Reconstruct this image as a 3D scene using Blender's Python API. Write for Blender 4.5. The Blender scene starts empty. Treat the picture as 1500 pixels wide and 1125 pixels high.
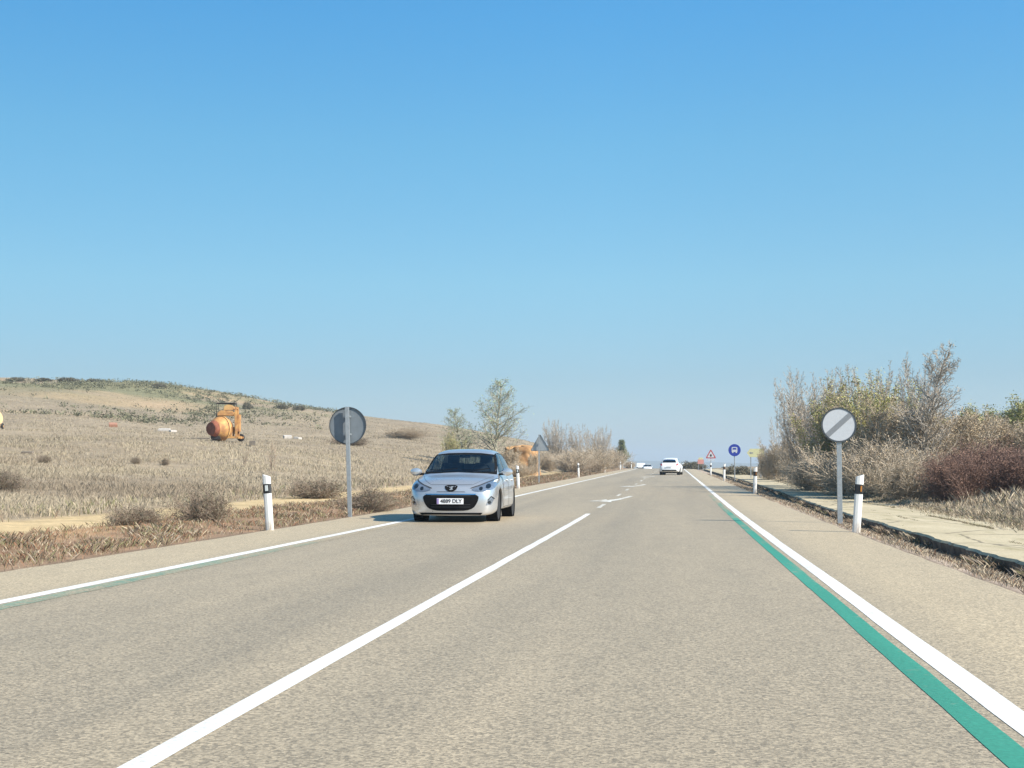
import bpy, bmesh, math, random
import numpy as np
from mathutils import Vector, Matrix
from mathutils.bvhtree import BVHTree

# ------------------------------------------------------------------ camera, sky, sun, exposure
S = bpy.context.scene
COL = S.collection
EYE = 1.12                      # camera height above the road, metres
YAW = math.radians(6.745)       # camera turned left of the road axis
PITCH = math.radians(3.476)
cam_d = bpy.data.cameras.new('camera')
cam_d.sensor_width = 36.0
cam_d.lens = 48.0
cam_d.clip_start = 0.1
cam_d.clip_end = 20000.0
cam = bpy.data.objects.new('camera', cam_d)
cam.location = (0, 0, EYE)
cam.rotation_euler = (math.pi / 2 + PITCH, 0, YAW)
COL.objects.link(cam)
S.camera = cam

SUN_EL = math.radians(38.0)
SUN_AZ = math.radians(112.0)    # clockwise from +Y (the road's direction)
sun_dir = Vector((math.sin(SUN_AZ) * math.cos(SUN_EL), math.cos(SUN_AZ) * math.cos(SUN_EL), math.sin(SUN_EL)))
sd = bpy.data.lights.new('sun', 'SUN')
sd.energy = 4.8
sd.angle = math.radians(0.5)
sd.color = (1.0, 0.93, 0.82)
so = bpy.data.objects.new('sun', sd)
so.rotation_euler = sun_dir.to_track_quat('Z', 'Y').to_euler()
so.location = (30, -30, 60)
COL.objects.link(so)

W = bpy.data.worlds.new('World')
S.world = W
W.use_nodes = True
wn = W.node_tree
wn.nodes.clear()
sky = wn.nodes.new('ShaderNodeTexSky')
sky.sky_type = 'NISHITA'
sky.sun_disc = False
sky.sun_elevation = SUN_EL
sky.sun_rotation = SUN_AZ
sky.altitude = 800
sky.air_density = 1.0
sky.dust_density = 0.6
sky.ozone_density = 1.6
bg = wn.nodes.new('ShaderNodeBackground')
bg.inputs['Strength'].default_value = 0.088
tc = wn.nodes.new('ShaderNodeTexCoord')
sep = wn.nodes.new('ShaderNodeSeparateXYZ')
rmp = wn.nodes.new('ShaderNodeValToRGB')
SKY_TINT = [(0.0, (0.49, 0.57, 0.71)), (0.03, (0.51, 0.60, 0.74)), (0.065, (0.49, 0.62, 0.72)), (0.134, (0.56, 0.83, 0.86)), (0.232, (0.50, 0.97, 1.03)), (0.322, (0.385, 1.02, 1.22))]
while len(rmp.color_ramp.elements) < len(SKY_TINT):
    rmp.color_ramp.elements.new(0.5)
for e, (p_, c_) in zip(rmp.color_ramp.elements, SKY_TINT):
    e.position = p_
    e.color = (*c_, 1)
mul = wn.nodes.new('ShaderNodeMix')
mul.data_type = 'RGBA'
mul.blend_type = 'MULTIPLY'
mul.inputs[0].default_value = 1.0
wo = wn.nodes.new('ShaderNodeOutputWorld')
wn.links.new(tc.outputs['Generated'], sep.inputs[0])
wn.links.new(sep.outputs['Z'], rmp.inputs[0])
wn.links.new(sky.outputs[0], mul.inputs[6])
wn.links.new(rmp.outputs[0], mul.inputs[7])
side = wn.nodes.new('ShaderNodeMapRange')
for k_, x_ in zip((1, 2, 3, 4), (-0.46, -0.05, 0.84, 1.0)): side.inputs[k_].default_value = x_
wn.links.new(sep.outputs['X'], side.inputs[0])
mul2 = wn.nodes.new('ShaderNodeMix'); mul2.data_type = 'RGBA'; mul2.blend_type = 'MULTIPLY'; mul2.inputs[0].default_value = 1.0
wn.links.new(mul.outputs[2], mul2.inputs[6])
wn.links.new(side.outputs[0], mul2.inputs[7])
wn.links.new(mul2.outputs[2], bg.inputs[0])
wn.links.new(bg.outputs[0], wo.inputs[0])

S.view_settings.view_transform = 'Standard'
S.view_settings.look = 'None'
S.view_settings.exposure = 0.93
S.view_settings.gamma = 1.0
S.view_settings.use_curve_mapping = False
S.render.engine = 'CYCLES'
S.cycles.max_bounces = 6
S.cycles.diffuse_bounces = 2
S.cycles.glossy_bounces = 3
S.cycles.transparent_max_bounces = 8
S.cycles.volume_bounces = 0

# ------------------------------------------------------------------ helpers
RNG = np.random.default_rng(11)
F_PX, VPX = 2000.0, 987.0


def at(px, d):
    """ground position seen in photo column px at depth d (metres along the optical axis)"""
    x = (px - VPX) / F_PX * d * math.cos(YAW)
    return x, (d + x * math.sin(YAW)) / math.cos(YAW)


def tag(o, label=None, cat=None, group=None, kind=None):
    if label: o['label'] = label
    if cat: o['category'] = cat
    if group: o['group'] = group
    if kind: o['kind'] = kind
    return o


def empty(name, loc, rz=0.0, label=None, cat=None, group=None):
    o = bpy.data.objects.new(name, None)
    o.empty_display_size = 0.2
    o.location = loc
    o.rotation_euler = (0, 0, rz)
    COL.objects.link(o)
    return tag(o, label, cat, group)


def copy_tree(o, parent=None):
    c = o.copy()
    COL.objects.link(c)
    if parent is not None:
        c.parent = parent
    for ch in list(o.children):
        copy_tree(ch, c)
    return c


def hash2(ix, iy, seed):
    h = (ix.astype(np.int64) * 374761393 + iy.astype(np.int64) * 668265263 + seed * 1442695041) & 0x7fffffff
    h = ((h ^ (h >> 13)) * 1274126177) & 0x7fffffff
    return ((h ^ (h >> 16)) & 0xffff) / 65535.0


def vnoise(x, y, seed=0):
    x = np.asarray(x, float); y = np.asarray(y, float)
    ix = np.floor(x); iy = np.floor(y)
    fx = x - ix; fy = y - iy
    fx = fx * fx * (3 - 2 * fx); fy = fy * fy * (3 - 2 * fy)
    a = hash2(ix, iy, seed); b = hash2(ix + 1, iy, seed)
    c = hash2(ix, iy + 1, seed); d = hash2(ix + 1, iy + 1, seed)
    return (a * (1 - fx) + b * fx) * (1 - fy) + (c * (1 - fx) + d * fx) * fy


def fbm(x, y, seed=0, oct=3):
    s = 0; a = 0.5; t = 0
    for k in range(oct):
        s = s + a * vnoise(x * 2 ** k, y * 2 ** k, seed + k); t += a; a *= 0.5
    return s / t


def sstep(a, b, x):
    t = np.clip((np.asarray(x, float) - a) / (b - a), 0, 1)
    return t * t * (3 - 2 * t)


def np_mesh(name, V, faces, mats, parent=None, midx=None, colors=None, smooth=False):
    """faces: (m,k) int array"""
    V = np.asarray(V, np.float32)
    faces = np.asarray(faces, np.int32)
    me = bpy.data.meshes.new(name)
    k = faces.shape[1]
    me.vertices.add(len(V)); me.vertices.foreach_set('co', V.ravel())
    me.loops.add(faces.size); me.loops.foreach_set('vertex_index', faces.ravel())
    me.polygons.add(len(faces))
    me.polygons.foreach_set('loop_start', np.arange(0, faces.size, k, dtype=np.int32))
    for m in mats: me.materials.append(m)
    if midx is not None: me.polygons.foreach_set('material_index', np.asarray(midx, np.int32))
    me.polygons.foreach_set('use_smooth', np.full(len(faces), bool(smooth)))
    if colors is not None:
        ca = me.color_attributes.new('tint', 'FLOAT_COLOR', 'POINT')
        c4 = np.ones((len(V), 4), np.float32); c4[:, :3] = colors
        ca.data.foreach_set('color', c4.ravel())
    me.update(calc_edges=True)
    o = bpy.data.objects.new(name, me)
    COL.objects.link(o)
    if parent is not None: o.parent = parent
    return o


class MB:
    """collects shapes, builds one mesh object"""
    def __init__(s): s.v = []; s.f = []; s.m = []

    def add(s, vs, fs, m=0):
        n = len(s.v)
        s.v += [tuple(v) for v in vs]
        for f in fs:
            s.f.append([i + n for i in f]); s.m.append(m)

    def box(s, c, sz, m=0, rot=None):
        hx, hy, hz = sz[0] / 2, sz[1] / 2, sz[2] / 2
        vs = [Vector((x, y, z)) for x in (-hx, hx) for y in (-hy, hy) for z in (-hz, hz)]
        if rot is not None: vs = [rot @ v for v in vs]
        vs = [v + Vector(c) for v in vs]
        s.add(vs, [(0, 1, 3, 2), (4, 6, 7, 5), (0, 4, 5, 1), (2, 3, 7, 6), (0, 2, 6, 4), (1, 5, 7, 3)], m)

    def tube(s, pts, radii, n=10, m=0, caps=True):
        pts = [Vector(p) for p in pts]
        if not hasattr(radii, '__len__'): radii = [radii] * len(pts)
        rings = []
        for i, p in enumerate(pts):
            d = (pts[min(i + 1, len(pts) - 1)] - pts[max(i - 1, 0)]).normalized()
            a = d.cross(Vector((0, 0, 1)))
            if a.length < 1e-3: a = d.cross(Vector((1, 0, 0)))
            a.normalize(); b = d.cross(a)
            rings.append([p + (a * math.cos(t) + b * math.sin(t)) * radii[i] for t in [2 * math.pi * k / n for k in range(n)]])
        vs = [v for r in rings for v in r]
        fs = []
        for i in range(len(pts) - 1):
            for k in range(n):
                fs.append((i * n + k, i * n + (k + 1) % n, (i + 1) * n + (k + 1) % n, (i + 1) * n + k))
        if caps:
            fs.append(tuple(range(n))[::-1]); fs.append(tuple(range((len(pts) - 1) * n, len(pts) * n)))
        s.add(vs, fs, m)

    def lathe(s, prof, o, axis, n=24, m=0):
        """prof: (radius, distance along axis)"""
        s.tube_axis([(Vector(o) + Vector(axis).normalized() * h, r) for r, h in prof], Vector(axis).normalized(), n, m)

    def tube_axis(s, rs, d, n, m):
        a = d.cross(Vector((0, 0, 1)))
        if a.length < 1e-3: a = Vector((1, 0, 0))
        a.normalize(); b = d.cross(a)
        vs = [p + (a * math.cos(2 * math.pi * k / n) + b * math.sin(2 * math.pi * k / n)) * r for p, r in rs for k in range(n)]
        fs = []
        for i in range(len(rs) - 1):
            for k in range(n):
                fs.append((i * n + k, i * n + (k + 1) % n, (i + 1) * n + (k + 1) % n, (i + 1) * n + k))
        if rs[0][1] > 1e-4: fs.append(tuple(range(n))[::-1])
        if rs[-1][1] > 1e-4: fs.append(tuple(range((len(rs) - 1) * n, len(rs) * n)))
        s.add(vs, fs, m)

    def prism(s, poly, place, d0, d1, m=0):
        """poly of 2-D points swept between depths d0 and d1; place(a, b, d) -> xyz"""
        n = len(poly)
        vs = [place(a, b, d0) for a, b in poly] + [place(a, b, d1) for a, b in poly]
        fs = [tuple(range(n)), tuple(range(2 * n - 1, n - 1, -1))]
        for k in range(n):
            fs.append((k, n + k, n + (k + 1) % n, (k + 1) % n))
        s.add(vs, fs, m)

    def build(s, name, mats, parent=None, smooth=False, bevel=0.0, loc=None, angle=40):
        me = bpy.data.meshes.new(name)
        me.from_pydata([tuple(v) for v in s.v], [], s.f)
        if not isinstance(mats, (list, tuple)): mats = [mats]
        for m in mats: me.materials.append(m)
        me.polygons.foreach_set('material_index', np.array(s.m, np.int32))
        bm = bmesh.new(); bm.from_mesh(me)
        bmesh.ops.recalc_face_normals(bm, faces=bm.faces)
        if bevel > 0:
            es = [e for e in bm.edges if len(e.link_faces) == 2 and e.calc_face_angle(0) > math.radians(30)]
            bmesh.ops.bevel(bm, geom=es, offset=bevel, segments=2, affect='EDGES', profile=0.7)
        bm.to_mesh(me); bm.free()
        me.polygons.foreach_set('use_smooth', np.full(len(me.polygons), bool(smooth)))
        if smooth:
            me.polygons.foreach_set('use_smooth', np.ones(len(me.polygons), bool))
            try: me.set_sharp_from_angle(angle=math.radians(angle))
            except Exception: pass
        o = bpy.data.objects.new(name, me)
        COL.objects.link(o)
        if parent is not None: o.parent = parent
        if loc is not None: o.location = loc
        return o


# ------------------------------------------------------------------ materials
def new_mat(name):
    m = bpy.data.materials.new(name)
    m.use_nodes = True
    nt = m.node_tree
    b = nt.nodes['Principled BSDF']
    return m, nt, b


def nd(nt, t, **kw):
    n = nt.nodes.new(t)
    for k, v in kw.items():
        if k in n.inputs.keys() if hasattr(n.inputs, 'keys') else False: n.inputs[k].default_value = v
        else: setattr(n, k, v)
    return n


def noise(nt, vec, scale, detail=3, rough=0.55):
    n = nt.nodes.new('ShaderNodeTexNoise')
    n.inputs['Scale'].default_value = scale
    n.inputs['Detail'].default_value = detail
    n.inputs['Roughness'].default_value = rough
    if vec is not None: nt.links.new(vec, n.inputs['Vector'])
    return n.outputs['Fac']


def maprange(nt, v, a, b, c=0.0, d=1.0):
    n = nt.nodes.new('ShaderNodeMapRange')
    for k, x in zip((1, 2, 3, 4), (a, b, c, d)): n.inputs[k].default_value = x
    nt.links.new(v, n.inputs[0])
    return n.outputs[0]


def mixc(nt, f, a, b, mode='MIX'):
    n = nt.nodes.new('ShaderNodeMix'); n.data_type = 'RGBA'; n.blend_type = mode
    if hasattr(f, 'links'): nt.links.new(f, n.inputs[0])
    else: n.inputs[0].default_value = f
    for i, c in ((6, a), (7, b)):
        if hasattr(c, 'links'): nt.links.new(c, n.inputs[i])
        else: n.inputs[i].default_value = (*c, 1)
    return n.outputs[2]


def math_n(nt, op, a, b=None):
    n = nt.nodes.new('ShaderNodeMath'); n.operation = op
    for i, x in ((0, a), (1, b)):
        if x is None: continue
        if hasattr(x, 'links'): nt.links.new(x, n.inputs[i])
        else: n.inputs[i].default_value = x
    return n.outputs[0]


def objco(nt):
    return nt.nodes.new('ShaderNodeTexCoord').outputs['Object']


def plain(name, col, rough=0.6, metal=0.0, var=0.15, scale=8.0, coat=0.0, col2=None, bump=0.0):
    """a base colour broken up by two scales of noise"""
    m, nt, b = new_mat(name)
    co = objco(nt)
    f = maprange(nt, noise(nt, co, scale, 4), 0.3, 0.7)
    dark = tuple(c * (1 - var) for c in col) if col2 is None else col2
    c = mixc(nt, f, dark, col)
    nt.links.new(c, b.inputs['Base Color'])
    r = maprange(nt, noise(nt, co, scale * 3, 2), 0.3, 0.7, max(0.02, rough - 0.06), min(1, rough + 0.06))
    nt.links.new(r, b.inputs['Roughness'])
    b.inputs['Metallic'].default_value = metal
    if coat: b.inputs['Coat Weight'].default_value = coat; b.inputs['Coat Roughness'].default_value = 0.04
    if bump:
        bn = nt.nodes.new('ShaderNodeBump'); bn.inputs['Strength'].default_value = bump; bn.inputs['Distance'].default_value = 0.01
        nt.links.new(noise(nt, co, scale * 6, 3), bn.inputs['Height']); nt.links.new(bn.outputs[0], b.inputs['Normal'])
    return m


def stretched(nt, co, sx, sy, sz=1.0):
    n = nt.nodes.new('ShaderNodeMapping'); n.inputs['Scale'].default_value = (sx, sy, sz)
    nt.links.new(co, n.inputs['Vector'])
    return n.outputs[0]


ASPH_A, ASPH_B, ASPH_D = (0.318, 0.256, 0.172), (0.280, 0.227, 0.154), (0.182, 0.153, 0.110)


def asphalt_color(nt, co):
    big = maprange(nt, noise(nt, stretched(nt, co, 1.0, 0.06), 0.9, 4), 0.35, 0.65)
    c = mixc(nt, big, ASPH_B, ASPH_A)
    # worn wheel tracks, wandering along the lanes
    st = maprange(nt, noise(nt, stretched(nt, co, 1.1, 0.025), 0.8, 4), 0.50, 0.70, 0, 0.42)
    oil = maprange(nt, noise(nt, stretched(nt, co, 1.0, 0.35), 0.55, 4, 0.6), 0.56, 0.74, 0, 0.30)
    st = math_n(nt, 'MAXIMUM', st, oil)
    c = mixc(nt, st, c, ASPH_D)
    # transverse joints and tar-sealed cracks far apart along the road
    sy = nt.nodes.new('ShaderNodeSeparateXYZ'); nt.links.new(co, sy.inputs[0])
    wy = math_n(nt, 'ADD', sy.outputs['Y'], math_n(nt, 'MULTIPLY', noise(nt, stretched(nt, co, 0.6, 0.02), 1.0, 4), 3.0))
    fr = math_n(nt, 'FRACT', math_n(nt, 'MULTIPLY', wy, 1 / 23.0))
    jt = maprange(nt, fr, 0.0, 0.006, 0.55, 0.0)
    gate = maprange(nt, noise(nt, stretched(nt, co, 0.5, 0.05), 1.0, 2), 0.48, 0.55)
    c = mixc(nt, math_n(nt, 'MULTIPLY', jt, gate), c, (0.10, 0.09, 0.075))
    # dusty shoulders, swept by no wheels
    sx = nt.nodes.new('ShaderNodeSeparateXYZ'); nt.links.new(co, sx.inputs[0])
    wob = math_n(nt, 'MULTIPLY', noise(nt, stretched(nt, co, 1.0, 0.3), 0.8, 3), 0.5)
    xr = math_n(nt, 'ADD', sx.outputs['X'], wob)
    xl = math_n(nt, 'SUBTRACT', sx.outputs['X'], wob)
    dust = math_n(nt, 'MAXIMUM', maprange(nt, xr, 1.5, 2.3), maprange(nt, xl, -5.4, -6.2))
    c = mixc(nt, math_n(nt, 'MULTIPLY', dust, 0.8), c, (0.415, 0.328, 0.208))
    # stone chips
    v = nt.nodes.new('ShaderNodeTexVoronoi'); v.inputs['Scale'].default_value = 70
    nt.links.new(co, v.inputs['Vector'])
    chip = maprange(nt, v.outputs['Color'], 0.0, 1.0, 0.0, 1.0)
    sp = nt.nodes.new('ShaderNodeSeparateColor'); nt.links.new(v.outputs['Color'], sp.inputs[0])
    k = maprange(nt, sp.outputs[0], 0, 1, 0.62, 1.42)
    fine = maprange(nt, noise(nt, co, 38, 3, 0.7), 0.3, 0.7, 0.83, 1.17)
    med = maprange(nt, noise(nt, stretched(nt, co, 1.0, 0.3), 3.0, 4, 0.6), 0.3, 0.7, 0.955, 1.045)
    fine = math_n(nt, 'MULTIPLY', fine, med)
    k = math_n(nt, 'MULTIPLY', k, fine)
    comb = nt.nodes.new('ShaderNodeCombineColor')
    for i in range(3): nt.links.new(k, comb.inputs[i])
    return mixc(nt, 1.0, c, comb.outputs[0], 'MULTIPLY')


def asphalt_mat(name):
    m, nt, b = new_mat(name)
    co = objco(nt)
    nt.links.new(asphalt_color(nt, co), b.inputs['Base Color'])
    b.inputs['Roughness'].default_value = 0.62
    b.inputs['Specular IOR Level'].default_value = 0.5
    bn = nt.nodes.new('ShaderNodeBump'); bn.inputs['Strength'].default_value = 0.5; bn.inputs['Distance'].default_value = 0.006
    nt.links.new(noise(nt, co, 60, 3), bn.inputs['Height']); nt.links.new(bn.outputs[0], b.inputs['Normal'])
    return m


def paint_mat(name, col, wear_lo, wear_hi, y0=None, y1=None, extra=0.0):
    """road paint worn through to the asphalt; wear grows from y0 to y1 along the road where traffic has scrubbed it"""
    m, nt, b = new_mat(name)
    co = objco(nt)
    a = asphalt_color(nt, co)
    n1 = noise(nt, co, 9, 5, 0.7)
    n2 = noise(nt, stretched(nt, co, 2.0, 0.25), 1.2, 3)
    s = math_n(nt, 'ADD', math_n(nt, 'MULTIPLY', n1, 0.5), math_n(nt, 'MULTIPLY', n2, 0.5))
    if y0 is not None:
        sx = nt.nodes.new('ShaderNodeSeparateXYZ'); nt.links.new(co, sx.inputs[0])
        s = math_n(nt, 'ADD', s, maprange(nt, sx.outputs['Y'], y0, y1, 0, extra))
    w = maprange(nt, s, wear_lo, wear_hi)
    spk = maprange(nt, noise(nt, co, 38, 4, 0.7), 0.3, 0.68, 0.66, 1.0)
    spk = math_n(nt, 'MULTIPLY', spk, maprange(nt, noise(nt, stretched(nt, co, 2.5, 0.12), 1.5, 4), 0.35, 0.65, 0.84, 1.0))
    cb = nt.nodes.new('ShaderNodeCombineColor')
    for i in range(3): nt.links.new(spk, cb.inputs[i])
    pc = mixc(nt, 1.0, cb.outputs[0], col, 'MULTIPLY')
    nt.links.new(mixc(nt, w, pc, a), b.inputs['Base Color'])
    b.inputs['Roughness'].default_value = 0.7
    return m


def tint_mat(name, rough=0.9, bump=0.0, grain=None, transl=0.0):
    """colour from the mesh's own per-plant / per-soil tint"""
    m, nt, b = new_mat(name)
    at_ = nt.nodes.new('ShaderNodeAttribute'); at_.attribute_name = 'tint'
    c = at_.outputs['Color']
    co = objco(nt)
    if grain:
        k = maprange(nt, noise(nt, co, grain, 5, 0.7), 0.25, 0.75, 0.68, 1.32)
        cb = nt.nodes.new('ShaderNodeCombineColor')
        for i in range(3): nt.links.new(k, cb.inputs[i])
        c = mixc(nt, 1.0, c, cb.outputs[0], 'MULTIPLY')
        k2 = maprange(nt, noise(nt, co, grain * 7, 3, 0.7), 0.3, 0.7, 0.8, 1.2)
        cb2 = nt.nodes.new('ShaderNodeCombineColor')
        for i in range(3): nt.links.new(k2, cb2.inputs[i])
        c = mixc(nt, 1.0, c, cb2.outputs[0], 'MULTIPLY')
    nt.links.new(c, b.inputs['Base Color'])
    b.inputs['Roughness'].default_value = rough
    b.inputs['Specular IOR Level'].default_value = 0.15
    if bump:
        bn = nt.nodes.new('ShaderNodeBump'); bn.inputs['Strength'].default_value = bump; bn.inputs['Distance'].default_value = 0.05
        nt.links.new(noise(nt, co, (grain or 3) * 3, 5), bn.inputs['Height']); nt.links.new(bn.outputs[0], b.inputs['Normal'])
    return m


M = {}
M['asphalt'] = asphalt_mat('asphalt')
M['white_line'] = paint_mat('white_road_paint', (0.82, 0.81, 0.77), 0.57, 0.74)
M['white_worn'] = paint_mat('worn_white_road_paint', (0.76, 0.74, 0.67), 0.44, 0.66)
M['green_line'] = paint_mat('green_road_paint', (0.043, 0.29, 0.198), 0.56, 0.74, 18, 62, 0.34)
M['green_worn'] = paint_mat('faded_green_road_paint', (0.075, 0.30, 0.22), 0.40, 0.62, 13, 27, 0.28)
M['soil'] = tint_mat('soil', 0.95, 0.5, 1.4)
M['grass'] = tint_mat('dry_grass', 0.85)
M['galv'] = plain('galvanised_steel', (0.42, 0.44, 0.45), 0.42, 0.55, 0.2, 14)
M['sign_back'] = plain('grey_sign_back', (0.20, 0.225, 0.245), 0.5, 0.25, 0.18, 6)
M['sign_rim'] = plain('dark_sign_rim', (0.06, 0.07, 0.08), 0.5, 0.1, 0.2, 9)
M['sign_white'] = plain('white_reflective_sheet', (0.53, 0.545, 0.57), 0.45, 0.0, 0.08, 20)
M['sign_grey'] = plain('grey_reflective_sheet', (0.235, 0.245, 0.26), 0.5, 0.0, 0.15, 20)
M['sign_blue'] = plain('blue_reflective_sheet', (0.02, 0.045, 0.32), 0.45, 0.0, 0.15, 20)
M['sign_red'] = plain('red_reflective_sheet', (0.42, 0.03, 0.03), 0.45, 0.0, 0.15, 20)
M['sign_pink'] = plain('faded_red_sheet', (0.60, 0.26, 0.22), 0.6, 0.0, 0.15, 12)
M['sign_yellow'] = plain('pale_yellow_board', (0.60, 0.57, 0.32), 0.7, 0.0, 0.15, 6)
M['post_white'] = plain('white_plastic_post', (0.80, 0.79, 0.77), 0.5, 0.0, 0.16, 7)
M['black_band'] = plain('black_band_sheet', (0.018, 0.018, 0.02), 0.5, 0.0, 0.3, 20)
M['reflector'] = plain('pale_reflector', (0.62, 0.66, 0.66), 0.25, 0.1, 0.1, 40)
M['reflector_amber'] = plain('amber_reflector', (0.55, 0.22, 0.04), 0.25, 0.1, 0.1, 40)


def post_mat():
    m, nt, b = new_mat('weathered_white_plastic')
    co = objco(nt)
    sx = nt.nodes.new('ShaderNodeSeparateXYZ'); nt.links.new(co, sx.inputs[0])
    n_ = noise(nt, stretched(nt, co, 9, 9, 3), 1.0, 5, 0.7)
    mud = math_n(nt, 'MULTIPLY', maprange(nt, n_, 0.40, 0.66), maprange(nt, sx.outputs['Z'], 0.02, 0.45, 0.85, 0.0))
    streak = maprange(nt, noise(nt, stretched(nt, co, 40, 40, 2.0), 1.0, 4), 0.52, 0.72, 0, 0.32)
    c = mixc(nt, streak, (0.76, 0.75, 0.72), (0.46, 0.43, 0.38))
    c = mixc(nt, mud, c, (0.30, 0.22, 0.15))
    nt.links.new(c, b.inputs['Base Color']); b.inputs['Roughness'].default_value = 0.6
    return m


M['post_white'] = post_mat()


def path_mat():
    m, nt, b = new_mat('worn_concrete_path')
    co = objco(nt)
    f = maprange(nt, noise(nt, stretched(nt, co, 1, 0.45), 1.1, 5, 0.65), 0.3, 0.7)
    c = mixc(nt, f, (0.405, 0.335, 0.21), (0.53, 0.445, 0.295))
    f2 = maprange(nt, noise(nt, co, 22, 4, 0.7), 0.3, 0.75, 0.78, 1.15)
    cb = nt.nodes.new('ShaderNodeCombineColor')
    for i in range(3): nt.links.new(f2, cb.inputs[i])
    c = mixc(nt, 1.0, c, cb.outputs[0], 'MULTIPLY')
    v = nt.nodes.new('ShaderNodeTexVoronoi'); v.feature = 'DISTANCE_TO_EDGE'; v.inputs['Scale'].default_value = 0.55
    wrp = nt.nodes.new('ShaderNodeTexNoise'); wrp.inputs['Scale'].default_value = 1.6; wrp.inputs['Detail'].default_value = 4
    nt.links.new(co, wrp.inputs['Vector'])
    c2 = mixc(nt, 0.22, co, wrp.outputs['Color'])
    nt.links.new(stretched(nt, c2, 1.0, 0.7), v.inputs['Vector'])
    crack = maprange(nt, v.outputs['Distance'], 0.005, 0.018, 0.7, 0.0)
    c = mixc(nt, crack, c, (0.07, 0.055, 0.035))
    moss = maprange(nt, noise(nt, stretched(nt, co, 1.6, 0.3), 1.3, 4), 0.54, 0.72, 0, 0.55)
    c = mixc(nt, moss, c, (0.22, 0.185, 0.08))
    nt.links.new(c, b.inputs['Base Color'])
    b.inputs['Roughness'].default_value = 0.92
    bn = nt.nodes.new('ShaderNodeBump'); bn.inputs['Strength'].default_value = 0.6; bn.inputs['Distance'].default_value = 0.02
    nt.links.new(noise(nt, co, 14, 4), bn.inputs['Height']); nt.links.new(bn.outputs[0], b.inputs['Normal'])
    return m


M['path'] = path_mat()
M['path_side'] = plain('dark_path_edge', (0.17, 0.135, 0.105), 0.95, 0, 0.75, 5, bump=1.0)

# ------------------------------------------------------------------ relief
_yy = np.arange(-60, 6000, 1.0)
_sl = 0.0047 * sstep(16, 46, _yy) * (1 - sstep(185, 250, _yy)) - 0.020 * sstep(215, 300, _yy) * (1 - sstep(520, 640, _yy))
_pz = np.cumsum(_sl); _pz -= np.interp(0, _yy, _pz)


def P(y): return np.interp(y, _yy, _pz)


_hd = np.array([0, 5, 15, 30, 60, 120, 200, 400.])
_hy = np.array([-60, 0, 40, 80, 120, 160, 200, 255, 300, 360, 500, 800.])
_hz = np.array([
    [0, .05, .2, .4, 1.2, 2.5, 3.5, 5],
    [0, .08, .3, .6, 1.5, 3, 4, 6],
    [0, .28, .8, 1.2, 2, 3.4, 5, 7],
    [0, .7, 1.75, 2.5, 3.3, 5, 7, 9],
    [0, 1.2, 2.4, 3.5, 5.2, 8, 10, 12],
    [0, 1.7, 3.4, 4.8, 7.1, 10.8, 14, 16],
    [0, 2.2, 4.4, 6.1, 9.1, 13.8, 17, 19],
    [0, 2.6, 5.2, 7.2, 11.2, 18.4, 22, 24],
    [0, 2.2, 4.6, 6.4, 9.9, 16.6, 20, 22],
    [0, 1.6, 3.2, 4.6, 7, 11, 14, 16],
    [0, .8, 1.5, 2, 3, 5, 7, 8],
    [0, 0, 0, 0, 0, 0, 0, 0.]])
# the shoulder of the hill: a flat top that breaks off steeply towards the road, then a lower shelf
_hz = np.insert(_hz, 5, _hz[:, 4] + (_hz[:, 5] - _hz[:, 4]) * 0.36, axis=1); _hd = np.insert(_hd, 5, 80.0)
for _r, _k in ((6, .5), (7, 1.0), (8, .9), (9, .5)):
    _hz[_r, 3] += .8 * _k; _hz[_r, 4] += .7 * _k; _hz[_r, 5] += 2.4 * _k; _hz[_r, 6] -= .5 * _k; _hz[_r, 7] -= 2.6 * _k; _hz[_r, 8] -= 3.6 * _k
_gd = np.arange(0, 402, 2.0); _gy = np.arange(-60, 804, 4.0)
_t1 = np.array([np.interp(_gd, _hd, r) for r in _hz])
_HZ = np.array([np.interp(_gy, _hy, _t1[:, j]) for j in range(len(_gd))]).T
for _ in range(6):
    a = np.pad(_HZ, 1, mode='edge')
    _HZ = (a[1:-1, 1:-1] * 2 + a[:-2, 1:-1] + a[2:, 1:-1] + a[1:-1, :-2] + a[1:-1, 2:]) / 6
    _HZ[:, 0] = 0


def hill(d, y):
    d = np.clip(d, 0, 399.9); y = np.clip(y, -60, 799.9)
    i = (d / 2).astype(int); j = ((y + 60) / 4).astype(int)
    i = np.clip(i, 0, len(_gd) - 2); j = np.clip(j, 0, len(_gy) - 2)
    fx = d / 2 - i; fy = (y + 60) / 4 - j
    return (_HZ[j, i] * (1 - fx) + _HZ[j, i + 1] * fx) * (1 - fy) + (_HZ[j + 1, i] * (1 - fx) + _HZ[j + 1, i + 1] * fx) * fy


XS = np.array([-12.6, -12, -9.8, -9.3, -8.5, -7.8, -7.2, -7.0, -6.8, 2.8, 2.95, 3.1, 3.35, 3.6, 3.85, 3.95, 6.2, 6.45, 7.2, 10, 20, 60])
ZS = np.array([.15, .11, .10, .12, .10, .02, -.01, -.02, -.07, -.07, -.02, -.012, -.05, -.12, -.17, -.16, -.10, .03, .08, .22, .45, .9])


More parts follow.
